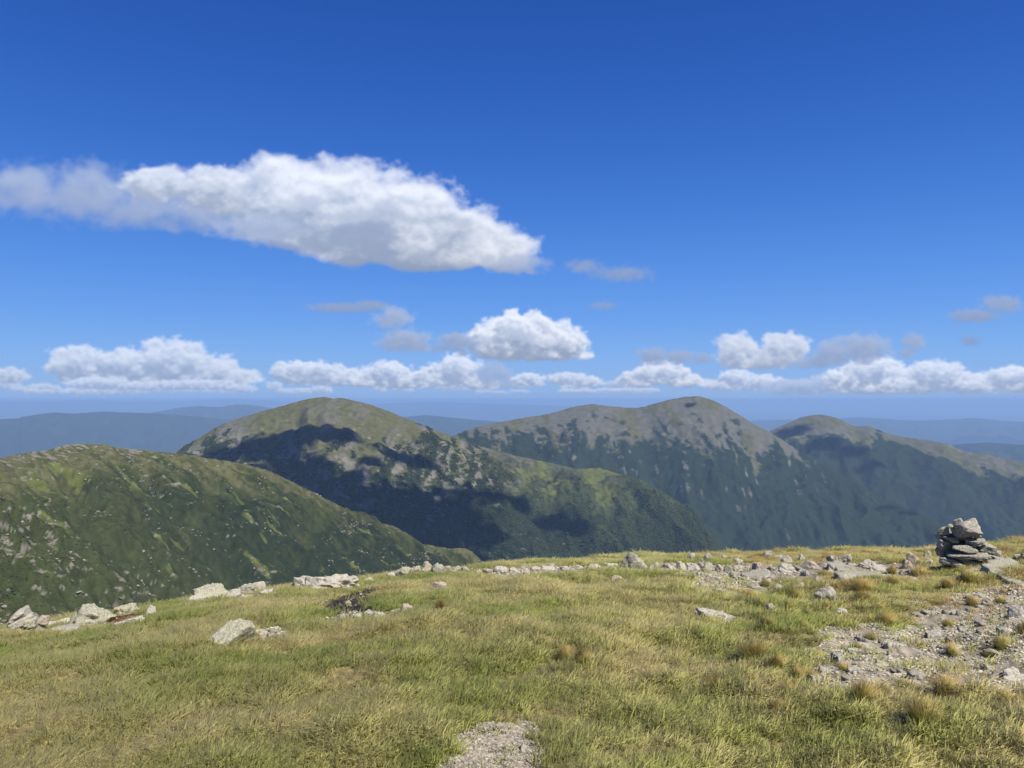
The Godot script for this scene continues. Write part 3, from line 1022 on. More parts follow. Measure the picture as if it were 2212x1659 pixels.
# a slab lying on the ground: its near and far edges seen in the photograph
func slab(label: String, x0: float, x1: float, far_edge: float, near_edge: float, skin: String, seed_value: int, proud := 0.07) -> void:
	var middle := (x0 + x1) * 0.5
	var near := ground_at(middle, near_edge)
	var far := ground_at(middle, far_edge + 2.0)
	var c := (near + far) * 0.5
	var w := (x1 - x0) / LENS * depth_of(c)
	var run := far - near
	var deep := maxf(run.length(), w * 0.4)
	var node := MeshInstance3D.new()
	var thick := proud * 2.0 + 0.40
	node.mesh = rock_mesh(seed_value, Vector3(w * 1.05, thick, deep * 1.02), 4, 9, 0.04, 0.02, true, 0.5, 0.3)
	node.material_override = rock_skin[skin]
	node.position = Vector3(c.x, ground_y(c.x, c.z) + proud - thick * 0.5, c.z)
	var away := Vector3(run.x, 0, run.z).normalized()
	node.basis = Basis(away.cross(Vector3.UP), Vector3.UP, -away) * Basis(Vector3.RIGHT, atan2(run.y, Vector2(run.x, run.z).length()))
	if not label.contains("flush"):
		landmarks.append([node.position, label, w * 0.5])
	thing(node, "flat_rock", label, "rock", "slabs set in the wide gravel patch" if label.contains("flush") else "")

# a pile: stones given as boxes in the photograph, all standing at one distance
func cairn(label: String, base_x: float, base_y: float, stones: Array, first_seed: int) -> void:
	var g := ground_at(base_x, base_y)
	var node := Node3D.new()
	var away := Vector3(g.x, 0, g.z).normalized()
	var right := away.cross(Vector3.UP)
	var depth := depth_of(g)
	node.position = g
	node.basis = Basis(right, Vector3.UP, -away)
	thing(node, "cairn", label, "cairn")
	var k := first_seed
	var counts := {}
	var low := base_y
	var high := 0.0
	for s in stones:
		low = minf(low, s[2] + 6.0)
		high = maxf(high, s[3] - 3.0)
	for s in stones:
		k += 1
		var w: float = (s[1] - s[0]) / LENS * depth
		var h: float = (s[3] - s[2]) / LENS * depth
		var stone := MeshInstance3D.new()
		var deep: float = w * 0.7 + h * 0.35
		stone.mesh = rock_mesh(k, Vector3(w * 1.02, h * 1.06, deep), 4, 7, 0.02, 0.012, true, 0.0, 0.95)
		stone.material_override = rock_skin[s[6] if s.size() > 6 else "grey"]
		stone.position = Vector3(((s[0] + s[1]) * 0.5 - base_x) / LENS * depth, (base_y - (s[2] + s[3]) * 0.5) / LENS * depth, 0.10 - deep * 0.3 - float(s[5]))
		stone.basis = Basis(Vector3.BACK, deg_to_rad(s[4]))
		var part := "cap_stone" if s[2] < low else "base_slab" if s[3] > high else "stone"
		counts[part] = counts.get(part, -1) + 1
		stone.name = part if counts[part] == 0 else "%s_%03d" % [part, counts[part]]
		node.add_child(stone, true)

func build_rocks() -> void:
	make_rock_skins()
	# the large cairn; columns: left, right, top, base, tilt, set back, skin
	var pile := []
	for s in [[745, 905, 255, 375, 20, 0.05], [645, 745, 355, 445, 0, 0.02], [700, 1200, 300, 625, 24, 0.0], [465, 670, 440, 590, 8, 0.06], [1070, 1210, 540, 612, -6, 0.05], [430, 600, 560, 705, 30, 0.12], [550, 850, 612, 740, -10, 0.04], [935, 1280, 605, 745, 8, 0.0],
		[455, 700, 695, 895, -24, 0.05], [712, 1148, 740, 890, 6, -0.03], [1110, 1450, 715, 865, -8, 0.06], [1405, 1532, 800, 925, -16, 0.06], [620, 1345, 865, 1005, 5, -0.04], [425, 590, 860, 1015, 0, 0.08], [1240, 1545, 885, 1065, -14, 0.0], [490, 1010, 1005, 1160, -4, -0.03], [790, 1235, 1000, 1155, -10, -0.02], [680, 890, 1095, 1165, 4, -0.1],
		[560, 1000, 480, 640, 0, 0.22], [520, 1180, 600, 760, 0, 0.30], [540, 1240, 740, 900, 0, 0.34], [500, 1300, 880, 1040, 0, 0.34], [520, 1340, 1020, 1180, 0, 0.34]]:
		pile.append([1981.6 + s[0] * 0.1111, 1981.6 + s[1] * 0.1111, 1096.8 + s[2] * 0.1111, 1096.8 + s[3] * 0.1111, s[4], s[5], "grey" if int(s[0]) % 3 else "green"])
	cairn("tall cairn of stacked grey stones beside a bedrock slab", 2088, 1224, pile, 2000)
	cairn("small low cairn of pale stones at the edge of the grass slope", 50, 1369, [
		[20, 65, 1318, 1340, 24, 0.0, "pale"], [20, 72, 1333, 1351, 20, 0.02, "pale"], [48, 79, 1336, 1357, 12, -0.02, "green"], [74, 98, 1335, 1355, -10, 0.03, "tan"], [2, 23, 1353, 1368, 0, 0.03, "pale"], [16, 46, 1350, 1366, 4, -0.03, "grey"], [35, 61, 1358, 1372, 0, -0.06, "pale"], [60, 92, 1350, 1370, 0, 0.04, "pale"], [24, 76, 1344, 1372, 0, 0.2, "grey"]], 2100)
	# the rocks along the brow, from the low cairn on
	rock("low pale rock touching the small cairn", 90, 122, 1341, 1358, {"skin": "pale"})
	rock("two-humped little pale rock between small cairn and rounded boulder", 122, 153, 1336, 1350, {"skin": "pale", "cuts": 10})
	rock("large rounded lichen-green boulder beside the red soil bank", 147, 247, 1306, 1358, {"skin": "green", "cuts": 10, "rough": 0.05, "sunk": 0.3, "seed": 31})
	rock("low mossy rock behind the rounded boulder", 248, 302, 1304, 1326, {"skin": "green", "cuts": 10})
	rock("upright triangular pale rock at the end of the red soil bank", 306, 342, 1307, 1334, {"skin": "pale", "cuts": 9, "wedge": 0.6, "peak": 0.08})
	rock("long low pale stone edging the red soil bank", 246, 312, 1334, 1351, {"skin": "pale", "tilt": 12, "deep": 0.4})
	slab("flat pale slab in the grass below the rounded boulder", 112, 176, 1356, 1373, "pale", 107)
	rock("broad lichen-green boulder above a pale ledge on the brow", 419, 494, 1262, 1294, {"skin": "green", "cuts": 12, "rough": 0.05})
	rock("pale ledge stone under the broad green boulder", 403, 452, 1282, 1298, {"skin": "pale"})
	rock("pale stone between the broad green boulder and the blocky rock", 484, 520, 1271, 1292, {"skin": "pale"})
	rock("blocky grey rock with an overhanging knob on the brow", 512, 560, 1259, 1286, {"skin": "grey", "cuts": 14})
	rock("pale knob leaning on the blocky grey rock", 545, 574, 1255, 1276, {"skin": "pale", "cuts": 12})
	rock("small pale stone at the foot of the blocky grey rock", 556, 590, 1272, 1286, {"skin": "pale"})
	rock("left hump of the long whitish ledge above the grass", 628, 706, 1242, 1276, {"skin": "pale", "cuts": 13, "rough": 0.07, "tilt": 9, "seed": 37})
	rock("long whitish ledge of rough bedrock above the grass", 672, 788, 1238, 1272, {"skin": "pale", "cuts": 13, "rough": 0.07, "tilt": -3, "seed": 44})
	rock("small pale stone past the end of the whitish ledge", 786, 812, 1247, 1258, {"skin": "pale"})
	rock("grey triangular boulder with black lichen alone in the grass", 424, 556, 1338, 1395, {"skin": "green", "cuts": 9, "rough": 0.02, "deep": 0.6, "wedge": 0.55, "peak": 0.20, "sunk": 0.25, "seed": 57})
	rock("small pale stone lying on the black peat", 744, 759, 1296, 1309, {"skin": "tan", "sunk": 0.1})
	rock("pale jagged stone at the edge of the black peat", 762, 788, 1325, 1343, {"skin": "pale"})
	rock("curved grey stone at the edge of the black peat", 784, 806, 1317, 1330, {"skin": "grey"})
	rock("flat whitish stone beside the curved grey stone", 803, 835, 1321, 1337, {"skin": "pale"})
	rock("thin pale flake lying below the black peat", 733, 758, 1328, 1337, {"skin": "pale"})
	rock("weathered low stone half hidden in grass near the peat", 866, 895, 1304, 1324, {"skin": "tan"})
	rock("low pinkish grey stone alone in the middle of the grass", 926, 967, 1254, 1276, {"skin": "tan", "cuts": 13})
	# the heap where the brow meets the gully
	var heap := [[835, 857, 1235, 1247, "low pale stone at the start of the stone heap", "pale"], [852, 892, 1224, 1246, "wide greenish stone lying in the stone heap", "green"], [883, 910, 1222, 1243, "dark-sided stone leaning in the stone heap", "tan"], [910, 932, 1224, 1241, "grey stone carrying the highest stone of the heap", "grey"], [911, 935, 1211, 1230, "blocky tan stone set highest on the stone heap", "tan"], [931, 960, 1214, 1242, "pointed grey stone standing in the stone heap", "grey"], [956, 977, 1221, 1241, "tan stone leaning on the pointed stone of the heap", "tan"], [972, 997, 1222, 1236, "flat grey stone perched on the stone heap", "grey"], [974, 992, 1231, 1243, "pale little stone under the flat stone of the heap", "pale"], [996, 1016, 1223, 1241, "round grey stone at the end of the stone heap", "grey"]]
	for s in heap:
		rock(s[4], s[0], s[1], s[2], s[3], {"skin": s[5], "sunk": 0.15, "cuts": 13})
	for s in [[1014, 1024, 1226, 1237], [1024, 1042, 1229, 1241], [1042, 1068, 1227, 1240], [1064, 1097, 1221, 1237], [1096, 1122, 1224, 1236], [1120, 1146, 1224, 1235], [1146, 1170, 1223, 1234], [1168, 1200, 1222, 1233], [1206, 1230, 1221, 1232], [1238, 1262, 1219, 1231], [1270, 1300, 1218, 1230], [1304, 1336, 1216, 1229]]:
		rock("whitish low stone in the pale row along the brow", s[0], s[1], s[2], s[3], {"skin": "pale", "group": "pale stones in a row along the brow", "cuts": 12})
	rock("little dark-based stone standing alone in grass below the pale row", 1129, 1146, 1232, 1243, {"skin": "tan"})
	rock("small stone in grass near the leaning slab", 1318, 1345, 1243, 1256, {"skin": "tan"})
	# the stone line below the leaning slab
	rock("large grey slab tilted against the turf at the brow", 1339, 1402, 1195, 1234, {"skin": "green", "cuts": 12, "tilt": -12, "seed": 61, "deep": 0.5})
	rock("green-grey block with a dark face next to the tilted slab", 1396, 1428, 1213, 1234, {"skin": "green"})
	rock("pale block in the stone line with a white top", 1424, 1462, 1216, 1233, {"skin": "pale"})
	rock("pale pointed block with a dark left side in the stone line", 1461, 1483, 1212, 1232, {"skin": "pale"})
	rock("long pale block lying in the stone line", 1481, 1517, 1216, 1233, {"skin": "pale"})
	rock("upright grey stone behind the long pale block", 1500, 1523, 1206, 1228, {"skin": "grey"})
	rock("grey flaky block in the stone line", 1517, 1547, 1214, 1233, {"skin": "grey"})
	rock("tan square block in the stone line", 1544, 1566, 1219, 1235, {"skin": "tan"})
	rock("dark-bottomed grey block after the tan square block", 1562, 1583, 1220, 1234, {"skin": "grey"})
	rock("whitish block at the end of the stone line", 1580, 1608, 1220, 1234, {"skin": "pale"})
	for s in [[1482, 1503, 1195, 1210], [1518, 1537, 1194, 1210], [1558, 1578, 1199, 1210], [1584, 1610, 1205, 1219], [1650, 1668, 1189, 1204], [1672, 1690, 1198, 1208], [1686, 1713, 1199, 1218], [1722, 1739, 1196, 1213]]:
		rock("pale rock poking out of the turf on the brow", s[0], s[1], s[2], s[3], {"skin": "green" if int(s[0]) % 2 else "pale", "group": "rocks in the turf on the brow"})
	rock("grey stone standing between the stone line and the rubble", 1625, 1645, 1213, 1231, {"skin": "tan"})
	rock("whitish low boulder in the rubble below the turf", 1668, 1715, 1216, 1235, {"skin": "pale", "cuts": 11})
	rock("rounded tan boulder in the rubble below the turf", 1731, 1774, 1210, 1232, {"skin": "tan", "cuts": 10})
	rock("thin dark slab propped up at a slant in the rubble", 1806, 1842, 1198, 1219, {"skin": "grey", "tilt": 26, "sunk": 0.0, "cuts": 13})
	rock("grey stone beside the propped slab", 1785, 1811, 1199, 1216, {"skin": "green"})
	slab("low flat slabs of layered rock below the propped slab", 1786, 1842, 1217, 1233, "grey", 109)
	rock("rough whitish ledge between propped slab and large flat slab", 1848, 1918, 1209, 1232, {"skin": "pale", "rough": 0.07})
	slab("large flat bedrock slab lying in the rubble", 1812, 1918, 1228, 1256, "green", 70, 0.1)
	rock("pinkish rounded boulder left of the tall cairn", 1950, 1976, 1209, 1230, {"skin": "tan", "cuts": 13})
	rock("squarish tan rock in the turf near the tall cairn", 1959, 1986, 1193, 1218, {"skin": "tan", "cuts": 12})
	rock("upright greenish rock in grass next to the tall cairn", 1994, 2013, 1188, 1207, {"skin": "green"})
	rock("small pale stone at the left foot of the tall cairn", 1996, 2018, 1206, 1222, {"skin": "pale"})
	rock("low stone in the grass below the pinkish boulder", 1938, 1961, 1231, 1245, {"skin": "tan"})
	slab("broad lichened bedrock slab running right from the tall cairn", 2128, 2262, 1214, 1266, "green", 75, 0.04)
	slab("grey bedrock shelf under the tall cairn", 2085, 2150, 1216, 1250, "grey", 79, 0.1)
	rock("tan rock on the turf behind the broad bedrock slab", 2185, 2240, 1193, 1212, {"skin": "tan"})
	rock("square grey block standing in rusty grass", 1760, 1807, 1266, 1297, {"skin": "grey", "cuts": 14, "seed": 83, "sunk": 0.2})
	rock("small grey stone at the foot of the square block", 1798, 1822, 1288, 1300, {"skin": "grey"})
	slab("flat brown-edged slab above the square grey block", 1754, 1789, 1253, 1268, "tan", 108)
	rock("low pale stone with a hollow between rusty tussocks", 1711, 1743, 1258, 1274, {"skin": "tan"})
	rock("grey cracked stone beside the upper gravel patch", 1669, 1688, 1261, 1280, {"skin": "grey"})
	rock("small grey stone in the turf below the tan boulder", 1727, 1749, 1231, 1247, {"skin": "grey"})
	slab("long flat grey slab at the top of the upper gravel patch", 1596, 1664, 1234, 1252, "grey", 101)
	slab("flat pale slab at the left of the upper gravel patch", 1499, 1528, 1238, 1250, "pale", 102)
	rock("low whale-backed pale rock lying in the long grass", 1500, 1592, 1318, 1345, {"skin": "pale", "cuts": 13, "rough": 0.05, "tilt": -5, "seed": 90})
	rock("grey pointed stone among short rusty grass", 1652, 1673, 1302, 1322, {"skin": "tan"})
	rock("flat pale stone at the top of the wide gravel patch", 1803, 1833, 1317, 1331, {"skin": "pale"})
	slab("light grey slab half sunk at the left of the wide gravel patch", 1788, 1824, 1420, 1442, "grey", 103, 0.05)
	rock("whitish stone at the lower edge of the wide gravel patch", 1806, 1840, 1477, 1495, {"skin": "pale"})
	slab("flat grey slab sunk in the grass at the gravel corner", 1737, 1797, 1458, 1488, "green", 104, 0.05)
	rock("pale yellow-lichened stone on the far side of the gravel", 2153, 2181, 1355, 1376, {"skin": "green", "cuts": 10})
	slab("low grey slab in the middle of the wide gravel patch", 1996, 2038, 1367, 1383, "grey", 105, 0.05)
	slab("pale flat slab at the lower right of the gravel", 2168, 2230, 1461, 1483, "pale", 106, 0.05)
	rock("whitish jagged stone near the broad bedrock slab", 2178, 2212, 1307, 1336, {"skin": "pale"})
	rock("orange-tinted stone in the wide gravel patch", 1916, 1940, 1405, 1420, {"skin": "tan", "sunk": 0.5})
	rock("greenish flat stone near the right tussocks", 2126, 2168, 1404, 1420, {"skin": "green", "sunk": 0.6})
	rock("white pebble in the grass beside the near gravel", 1156, 1168, 1600, 1610, {"skin": "pale"})
	rock("half-buried grey stone at the edge of the near gravel", 1122, 1142, 1604, 1620, {"skin": "grey"})
	rock("pale stone touching the half-buried grey stone", 1122, 1138, 1618, 1634, {"skin": "pale"})
	rock("dark chip of stone in the near gravel", 1122, 1136, 1634, 1643, {"skin": "grey"})
	for s in [[1850, 1900, 1376, 1392, "grey"], [1905, 1960, 1386, 1402, "pale"], [1960, 2010, 1340, 1352, "grey"], [2040, 2105, 1322, 1338, "green"], [2070, 2130, 1350, 1366, "grey"], [1830, 1880, 1404, 1420, "pale"], [1960, 2010, 1422, 1440, "grey"], [2020, 2080, 1392, 1408, "pale"], [1890, 1930, 1436, 1452, "green"], [1770, 1815, 1444, 1460, "pale"], [2110, 2170, 1300, 1314, "grey"], [2130, 2190, 1432, 1450, "grey"], [1830, 1870, 1446, 1462, "pale"], [2000, 2040, 1308, 1320, "pale"]]:
		rock_seed += 1
		slab("flat %s slab set flush in the wide gravel patch" % s[4], s[0], s[1], s[2], s[3], s[4], rock_seed, 0.03)
	build_gravel()

func in_zone(k: Dictionary, pick: RandomNumberGenerator) -> Vector2:
	for t in 60:
		var p := Vector2(pick.randf_range(k.box.position.x - 0.25, k.box.end.x + 0.25), pick.randf_range(k.box.position.y - 0.25, k.box.end.y + 0.25))
		if Geometry2D.is_point_in_polygon(ragged(p), k.poly):
			return p
	return k.poly[0]

func build_gravel() -> void:
	var pick := RandomNumberGenerator.new()
	pick.seed = 606
	var meshes := []
	for k in 8:
		meshes.append(rock_mesh(3000 + k, Vector3(1.0, 0.5, 0.8), 2, 10, 0.08, 0.0, true))
	# single stones that can be told apart
	var skins := ["grey", "pale", "tan", "green"]
	for k in zones.size():
		var z: Dictionary = zones[k]
		var count: int = {"scree": 62 if k == 1 else 40, "rubble": 34, "gravel": 6}.get(z.kind, 0)
		if k == 5:
			count = 10
		for n in count:
			var p := in_zone(z, pick)
			var far := p.length()
			var size := pick.randf_range(0.05, 0.13) * (0.55 + far * 0.07) * (0.35 if k == 0 else 1.0)
			var o := MeshInstance3D.new()
			o.mesh = meshes[pick.randi() % 8]
			var tone: String = skins[pick.randi() % 3]
			o.material_override = rock_skin[tone]
			o.basis = Basis(Vector3.UP, pick.randf() * TAU).scaled(Vector3(size, size * pick.randf_range(0.7, 1.3), size)) * Basis(Vector3.RIGHT, pick.randf_range(-0.25, 0.25))
			o.position = Vector3(p.x, ground_y(p.x, p.y) + size * 0.08, p.y)
			var where: String = ["in the near gravel at the foot of the grass", "in the wide gravel patch below the tall cairn", "in the upper gravel patch below the stone line", "in the pale strip along the brow", "in the rubble strip below the turf", "around the broad green boulder", "", "below the black peat", "beside the grey triangular boulder", ""][k]
			thing(o, "loose_stone", beside(o.position, 0.35, "loose %s stone next to the " % tone, "loose %s stone lying " % tone + where), "stone", "loose stones " + where)
	# gravel too small to pick apart, and pale lichen tufts
	var places: Array[Transform3D] = []
	var tints := PackedColorArray()
	var lichen: Array[Transform3D] = []
	var pale := PackedColorArray()
	for k in zones.size():
		var z: Dictionary = zones[k]
		var count: int = {"scree": 24000 if k == 1 else 6000, "rubble": 3000, "gravel": 11000 if k == 0 else 900, "peat": 60, "red": 200}.get(z.kind, 0)
		for n in count:
			var p := in_zone(z, pick)
			if zone_at(p.x, p.y) == "" and pick.randf() < 0.7:
				continue
			var far := p.length()
			if z.kind == "scree" and hummock.get_noise_2d(p.x * 2.2, p.y * 2.2 + 9.0) > 0.20:
				continue
			var size := lerpf(0.006, 0.034, pow(pick.randf(), 3.5)) * (0.4 + far * 0.10)
			if k == 0:
				size = lerpf(0.005, 0.026, pow(pick.randf(), 3.5))
			var turn := Basis(Vector3.UP, pick.randf() * TAU) * Basis(Vector3.RIGHT, pick.randf_range(-0.4, 0.4))
			places.append(Transform3D(turn.scaled(Vector3(size, size * pick.randf_range(0.3, 0.7), size * pick.randf_range(0.6, 1.0))), Vector3(p.x, ground_y(p.x, p.y) + size * 0.08, p.y)))
			var g := pick.randf_range(0.16, 0.40)
			var warm := pick.randf_range(0.80, 1.0)
			if k == 0:
				g *= 0.78
			tints.append(Color(g, g * lerpf(warm, 1.0, 0.55), g * warm * 0.95))
			if z.kind == "scree" and pick.randf() < 0.14:
				var s := pick.randf_range(0.007, 0.022) * (0.6 + far * 0.05)
				var q := p + Vector2(pick.randf_range(-0.3, 0.3), pick.randf_range(-0.3, 0.3))
				lichen.append(Transform3D(turn.scaled(Vector3(s, s * 0.6, s)), Vector3(q.x, ground_y(q.x, q.y) + s * 0.1, q.y)))
				var y := pick.randf_range(0.28, 0.42)
				pale.append(Color(y, y * 0.98, y * 0.62))
	for n in 700:
		var t := deg_to_rad(pick.randf_range(-36.0, 36.0))
		var r := pick.randf_range(4.0, 17.0)
		var q := Vector2(sin(t) * r, -cos(t) * r)
		if zone_at(q.x, q.y) != "" or hummock.get_noise_2d(q.x * 1.7, q.y * 1.7 + 30.0) < 0.05:
			continue
		var s := pick.randf_range(0.004, 0.009) * (0.6 + 0.07 * r)
		lichen.append(Transform3D(Basis.IDENTITY.scaled(Vector3(s, s, s)), Vector3(q.x, ground_y(q.x, q.y) + pick.randf_range(0.03, 0.07), q.y)))
		var y := pick.randf_range(0.25, 0.4)
		pale.append(Color(y, y * 0.97, y * 0.75))
	scatter(rock_mesh(3050, Vector3.ONE * 1.0, 1, 8, 0.05, 0.0, true), places, tints, matte(Color.WHITE, true), "gravel", "fine grey and tan gravel in the bare patches")
	scatter(rock_mesh(3051, Vector3.ONE * 1.0, 1, 0, 0.35, 0.0, true), lichen, pale, matte(Color.WHITE, true), "lichen", "pale yellow lichen and flower specks dotted over gravel and grass")

# ---------------------------------------------------------------- grass

func blade(points: PackedVector3Array, normals: PackedVector3Array, colors: PackedColorArray, index: PackedInt32Array, root: Vector3, lean: Vector3, tall: float, wide: float, low: Color, high: Color, droop: float) -> void:
	var side := lean.cross(Vector3.UP)
	side = side.normalized() if side.length() > 0.001 else Vector3.RIGHT
	var first := points.size()
	var n := (Vector3.UP * 0.5 + lean.normalized() * 0.5 if lean.length() > 0.01 else Vector3.UP).normalized()
	for k in 3:
		var t := k / 3.0
		var p := root + Vector3.UP * tall * (t - droop * t * t * 0.45) + lean * tall * (t * 0.4 + t * t * 0.6 * (1.0 + droop))
		var w := wide * (1.0 - t * 0.55) * 0.5
		points.append(p - side * w)
		points.append(p + side * w)
		for e in 2:
			normals.append(n)
			colors.append(low.lerp(high, t))
	points.append(root + Vector3.UP * tall * (1.0 - droop * 0.45) + lean * tall * (1.0 + 0.6 * droop))
	normals.append(n)
	colors.append(high)
	for k in 2:
		var a := first + k * 2
		index.append_array(PackedInt32Array([a, a + 2, a + 1, a + 1, a + 2, a + 3]))
	index.append_array(PackedInt32Array([first + 4, first + 6, first + 5]))

func tuft_mesh(seed_value: int, count: int, spread: float, wide: float, dry: float) -> ArrayMesh:
	var r := RandomNumberGenerator.new()
	r.seed = seed_value
	var points := PackedVector3Array()
	var normals := PackedVector3Array()
	var colors := PackedColorArray()
	var index := PackedInt32Array()
	for k in count:
		var a := r.randf() * TAU
		var d := sqrt(r.randf())
		var out := Vector3(cos(a), 0, sin(a))
		var lean := out * d * r.randf_range(0.2, 0.8) + Vector3(r.randfn(), 0, r.randfn()) * 0.20 
		var c := Color(1, 1, 1) * r.randf_range(0.55, 1.3)
		if r.randf() < dry:
			c = Color(1.9, 1.6, 1.75) * r.randf_range(0.7, 1.1)
		c.a = 1.0
		blade(points, normals, colors, index, out * d * spread, lean, r.randf_range(0.55, 1.0), wide * r.randf_range(0.7, 1.2), c, c, r.randf_range(0.0, 1.0))
	return mesh_of(points, normals, colors, index)

func tussock_mesh(seed_value: int) -> ArrayMesh:
	var r := RandomNumberGenerator.new()
	r.seed = seed_value
	var points := PackedVector3Array()
	var normals := PackedVector3Array()
	var colors := PackedColorArray()
	var index := PackedInt32Array()
	for k in 420:
		var a := r.randf() * TAU
		var d := sqrt(r.randf())
		var out := Vector3(cos(a), 0, sin(a))
		var lean := out * d * r.randf_range(0.35, 0.95) + Vector3(r.randfn(), 0, r.randfn()) * 0.10
		var green := Color(0.19, 0.235, 0.06) * r.randf_range(0.7, 1.3)
		var rust := Color(0.52, 0.33, 0.14) * r.randf_range(0.75, 1.25)
		if r.randf() < 0.15 + 0.1 * (seed_value % 7):
			rust = Color(0.42, 0.38, 0.15) * r.randf_range(0.8, 1.2)
		green.a = 1.0
		rust.a = 1.0
		blade(points, normals, colors, index, out * d * 0.30, lean, r.randf_range(0.55, 1.0) * (1.05 - 0.35 * d), 0.016 * r.randf_range(0.7, 1.2), green, rust, r.randf_range(0.0, 0.5))
	return mesh_of(points, normals, colors, index)

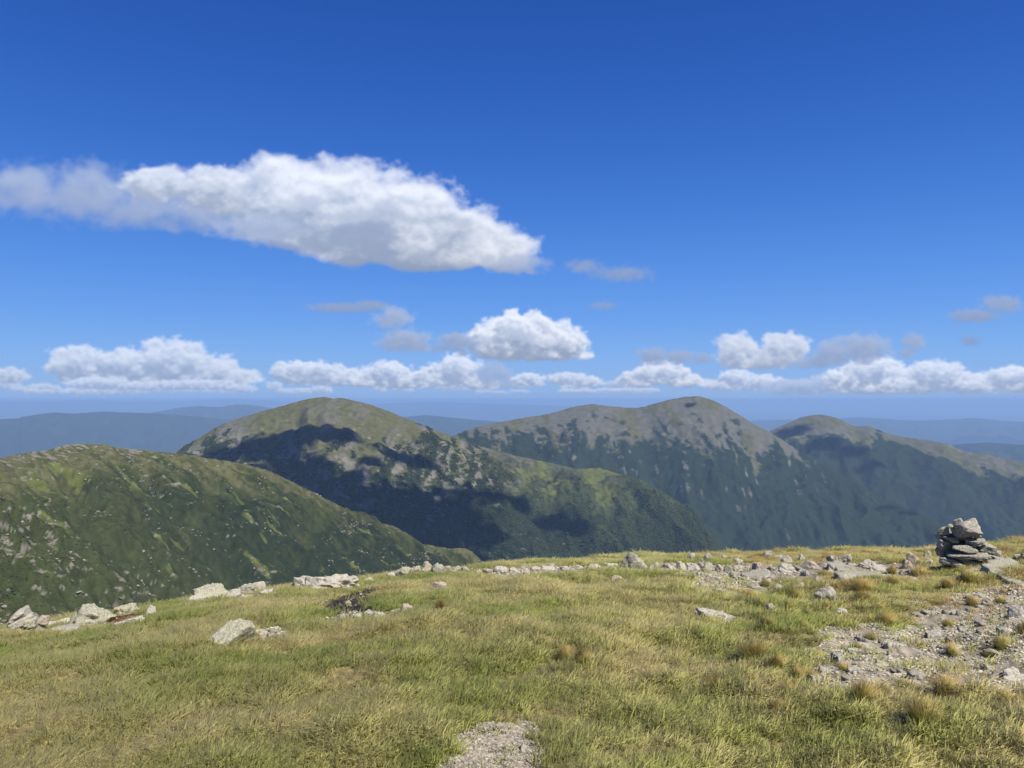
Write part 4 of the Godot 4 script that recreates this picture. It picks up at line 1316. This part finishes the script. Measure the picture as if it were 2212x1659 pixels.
func build_grass() -> void:
	var leaf := matte(Color.WHITE, true)
	leaf.backlight_enabled = true
	leaf.backlight = Color(0.75, 0.75, 0.75)
	leaf.roughness = 0.5
	leaf.metallic_specular = 0.45
	var pick := RandomNumberGenerator.new()
	pick.seed = 808
	# tussocks: left, right, top, base
	var spots := [[1585, 1671, 1383, 1428], [1661, 1701, 1412, 1449], [1705, 1741, 1440, 1471], [2003, 2080, 1455, 1501], [1948, 2038, 1508, 1566], [1835, 1890, 1470, 1518], [1890, 1930, 1478, 1505], [1654, 1700, 1506, 1548], [2136, 2187, 1370, 1405], [1694, 1742, 1271, 1304], [1734, 1762, 1314, 1340], [1634, 1676, 1334, 1360], [1890, 1940, 1324, 1357], [1910, 1942, 1221, 1245], [1945, 1969, 1212, 1230], [1833, 1893, 1251, 1284], [1840, 1890, 1276, 1304], [2066, 2120, 1231, 1258], [1912, 1946, 1244, 1264], [1960, 2020, 1228, 1248], [933, 968, 1293, 1323], [1197, 1240, 1392, 1430], [1236, 1280, 1402, 1440], [1760, 1800, 1232, 1250], [1600, 1640, 1278, 1298], [1540, 1570, 1276, 1292], [1640, 1668, 1256, 1272], [2195, 2240, 1340, 1372], [2150, 2200, 1488, 1530], [2080, 2120, 1290, 1312], [1690, 1722, 1302, 1326], [1720, 1750, 1340, 1364], [1560, 1590, 1302, 1318], [2030, 2062, 1252, 1272], [1770, 1800, 1300, 1322]]
	for k in 26:
		var x := pick.randf_range(1480, 2212)
		var y := pick.randf_range(1250, 1500) + (2212 - x) * 0.03
		var size := pick.randf_range(16, 34) * (y - 1000.0) / 330.0
		spots.append([x - size * 0.5, x + size * 0.5, y - size * pick.randf_range(0.45, 0.75), y])
	var bunches := []
	for k in 7:
		bunches.append(tussock_mesh(4000 + k))
	for s in spots:
		var g := ground_at((s[0] + s[1]) * 0.5, s[3] - 3.0)
		var depth := depth_of(g)
		var w: float = (s[1] - s[0]) / LENS * depth
		var h: float = (s[3] - s[2]) / LENS * depth
		var o := MeshInstance3D.new()
		o.mesh = bunches[pick.randi() % 7]
		o.material_override = leaf
		o.basis = Basis(Vector3(pick.randf_range(-1, 1), 0, pick.randf_range(-1, 1)).normalized(), pick.randf_range(0.0, 0.28)) * Basis(Vector3.UP, pick.randf() * TAU).scaled(Vector3(w * pick.randf_range(0.75, 1.1), h * pick.randf_range(1.0, 1.4), w * pick.randf_range(0.75, 1.1)))
		o.position = g
		var right: bool = s[0] > 1400
		thing(o, "grass_tussock", beside(g, 0.7, "rusty tussock beside the ", "rusty grass tussock growing %s" % {"scree": "out of bare gravel", "rubble": "among the rubble"}.get(zone_at(g.x, g.z), "from the short turf")) if right else "dark green tussock standing out of the meadow grass", "tussock", "rusty tussocks around the gravel" if right else "tussocks in the meadow")
	# the meadow
	var dryness := fbm(501, 3.2, 3)
	var small := fbm(502, 0.5, 2)
	var bare := fbm(503, 1.1, 3)
	var kinds := [tuft_mesh(5000, 11, 0.40, 0.058, 0.22), tuft_mesh(5001, 11, 0.44, 0.054, 0.34), tuft_mesh(5002, 10, 0.36, 0.066, 0.12), tuft_mesh(5003, 12, 0.46, 0.050, 0.45)]
	var places := []
	var tints := []
	for k in kinds.size():
		var list: Array[Transform3D] = []
		places.append(list)
		tints.append(PackedColorArray())
	for n in 185000:
		# distance drawn so that tufts thin out with r
		var t := pick.randf()
		var r := 2.4 + 23.6 * pow(t, 0.86)
		var a := deg_to_rad(pick.randf_range(-41.0, 41.0))
		var p := Vector2(sin(a) * r, -cos(a) * r)
		if r > table(brow_far, rad_to_deg(a)) + 1.5:
			continue
		var where := zone_at(p.x, p.y)
		if where != "" and pick.randf() > (0.03 if where != "scree" else 0.09):
			continue
		var b := bare.get_noise_2d(p.x, p.y)
		var rocky := smoothstep(1.8, 4.2, p.x - 0.08 * r) * smoothstep(4.5, 7.5, r)       # shorter, rustier turf to the right
		var d := clampf(0.50 + dryness.get_noise_2d(p.x, p.y) * 0.95 + small.get_noise_2d(p.x, p.y) * 0.35, 0.0, 1.0)
		var c := Vector3(0.285, 0.350, 0.090).lerp(Vector3(0.570, 0.525, 0.245), d)
		c = c.lerp(Vector3(0.40, 0.285, 0.13), rocky * clampf(0.2 + dryness.get_noise_2d(p.x * 3.4, p.y * 3.4) * 1.8, 0.0, 0.8))
		c *= pick.randf_range(0.8, 1.2)
		var tall := pick.randf_range(0.055, 0.12) * (1.0 + 0.35 * small.get_noise_2d(p.x * 0.6, p.y * 0.6)) * (1.0 - 0.25 * rocky)
		tall *= (0.9 + 0.014 * r) * (1.0 - 0.35 * smoothstep(0.22, 0.42, b))
		c = c.lerp(Vector3(0.46, 0.40, 0.22), 0.5 * smoothstep(0.22, 0.42, b))
		tall *= 1.0 + 0.9 * smoothstep(0.0, 0.35, dryness.get_noise_2d(p.x * 2.5 + 50.0, p.y * 2.5)) * smoothstep(4.5, 1.5, table(brow_far, rad_to_deg(a)) - r) * smoothstep(2.0, 7.0, p.x)
		var wide := tall * (0.95 + 0.05 * r)
		var k := 3 if d > 0.72 else pick.randi() % 3
		places[k].append(Transform3D(Basis(Vector3.UP, pick.randf() * TAU).scaled(Vector3(wide, tall, wide)), Vector3(p.x, ground_y(p.x, p.y) - 0.004, p.y)))
		tints[k].append(Color(c.x, c.y, c.z))
	for k in kinds.size():
		scatter(kinds[k], places[k], tints[k], leaf, "meadow_grass", ["olive meadow grass of the hilltop", "yellowing meadow grass of the hilltop", "fresh green meadow grass of the hilltop", "dry straw-coloured meadow grass of the hilltop"][k])
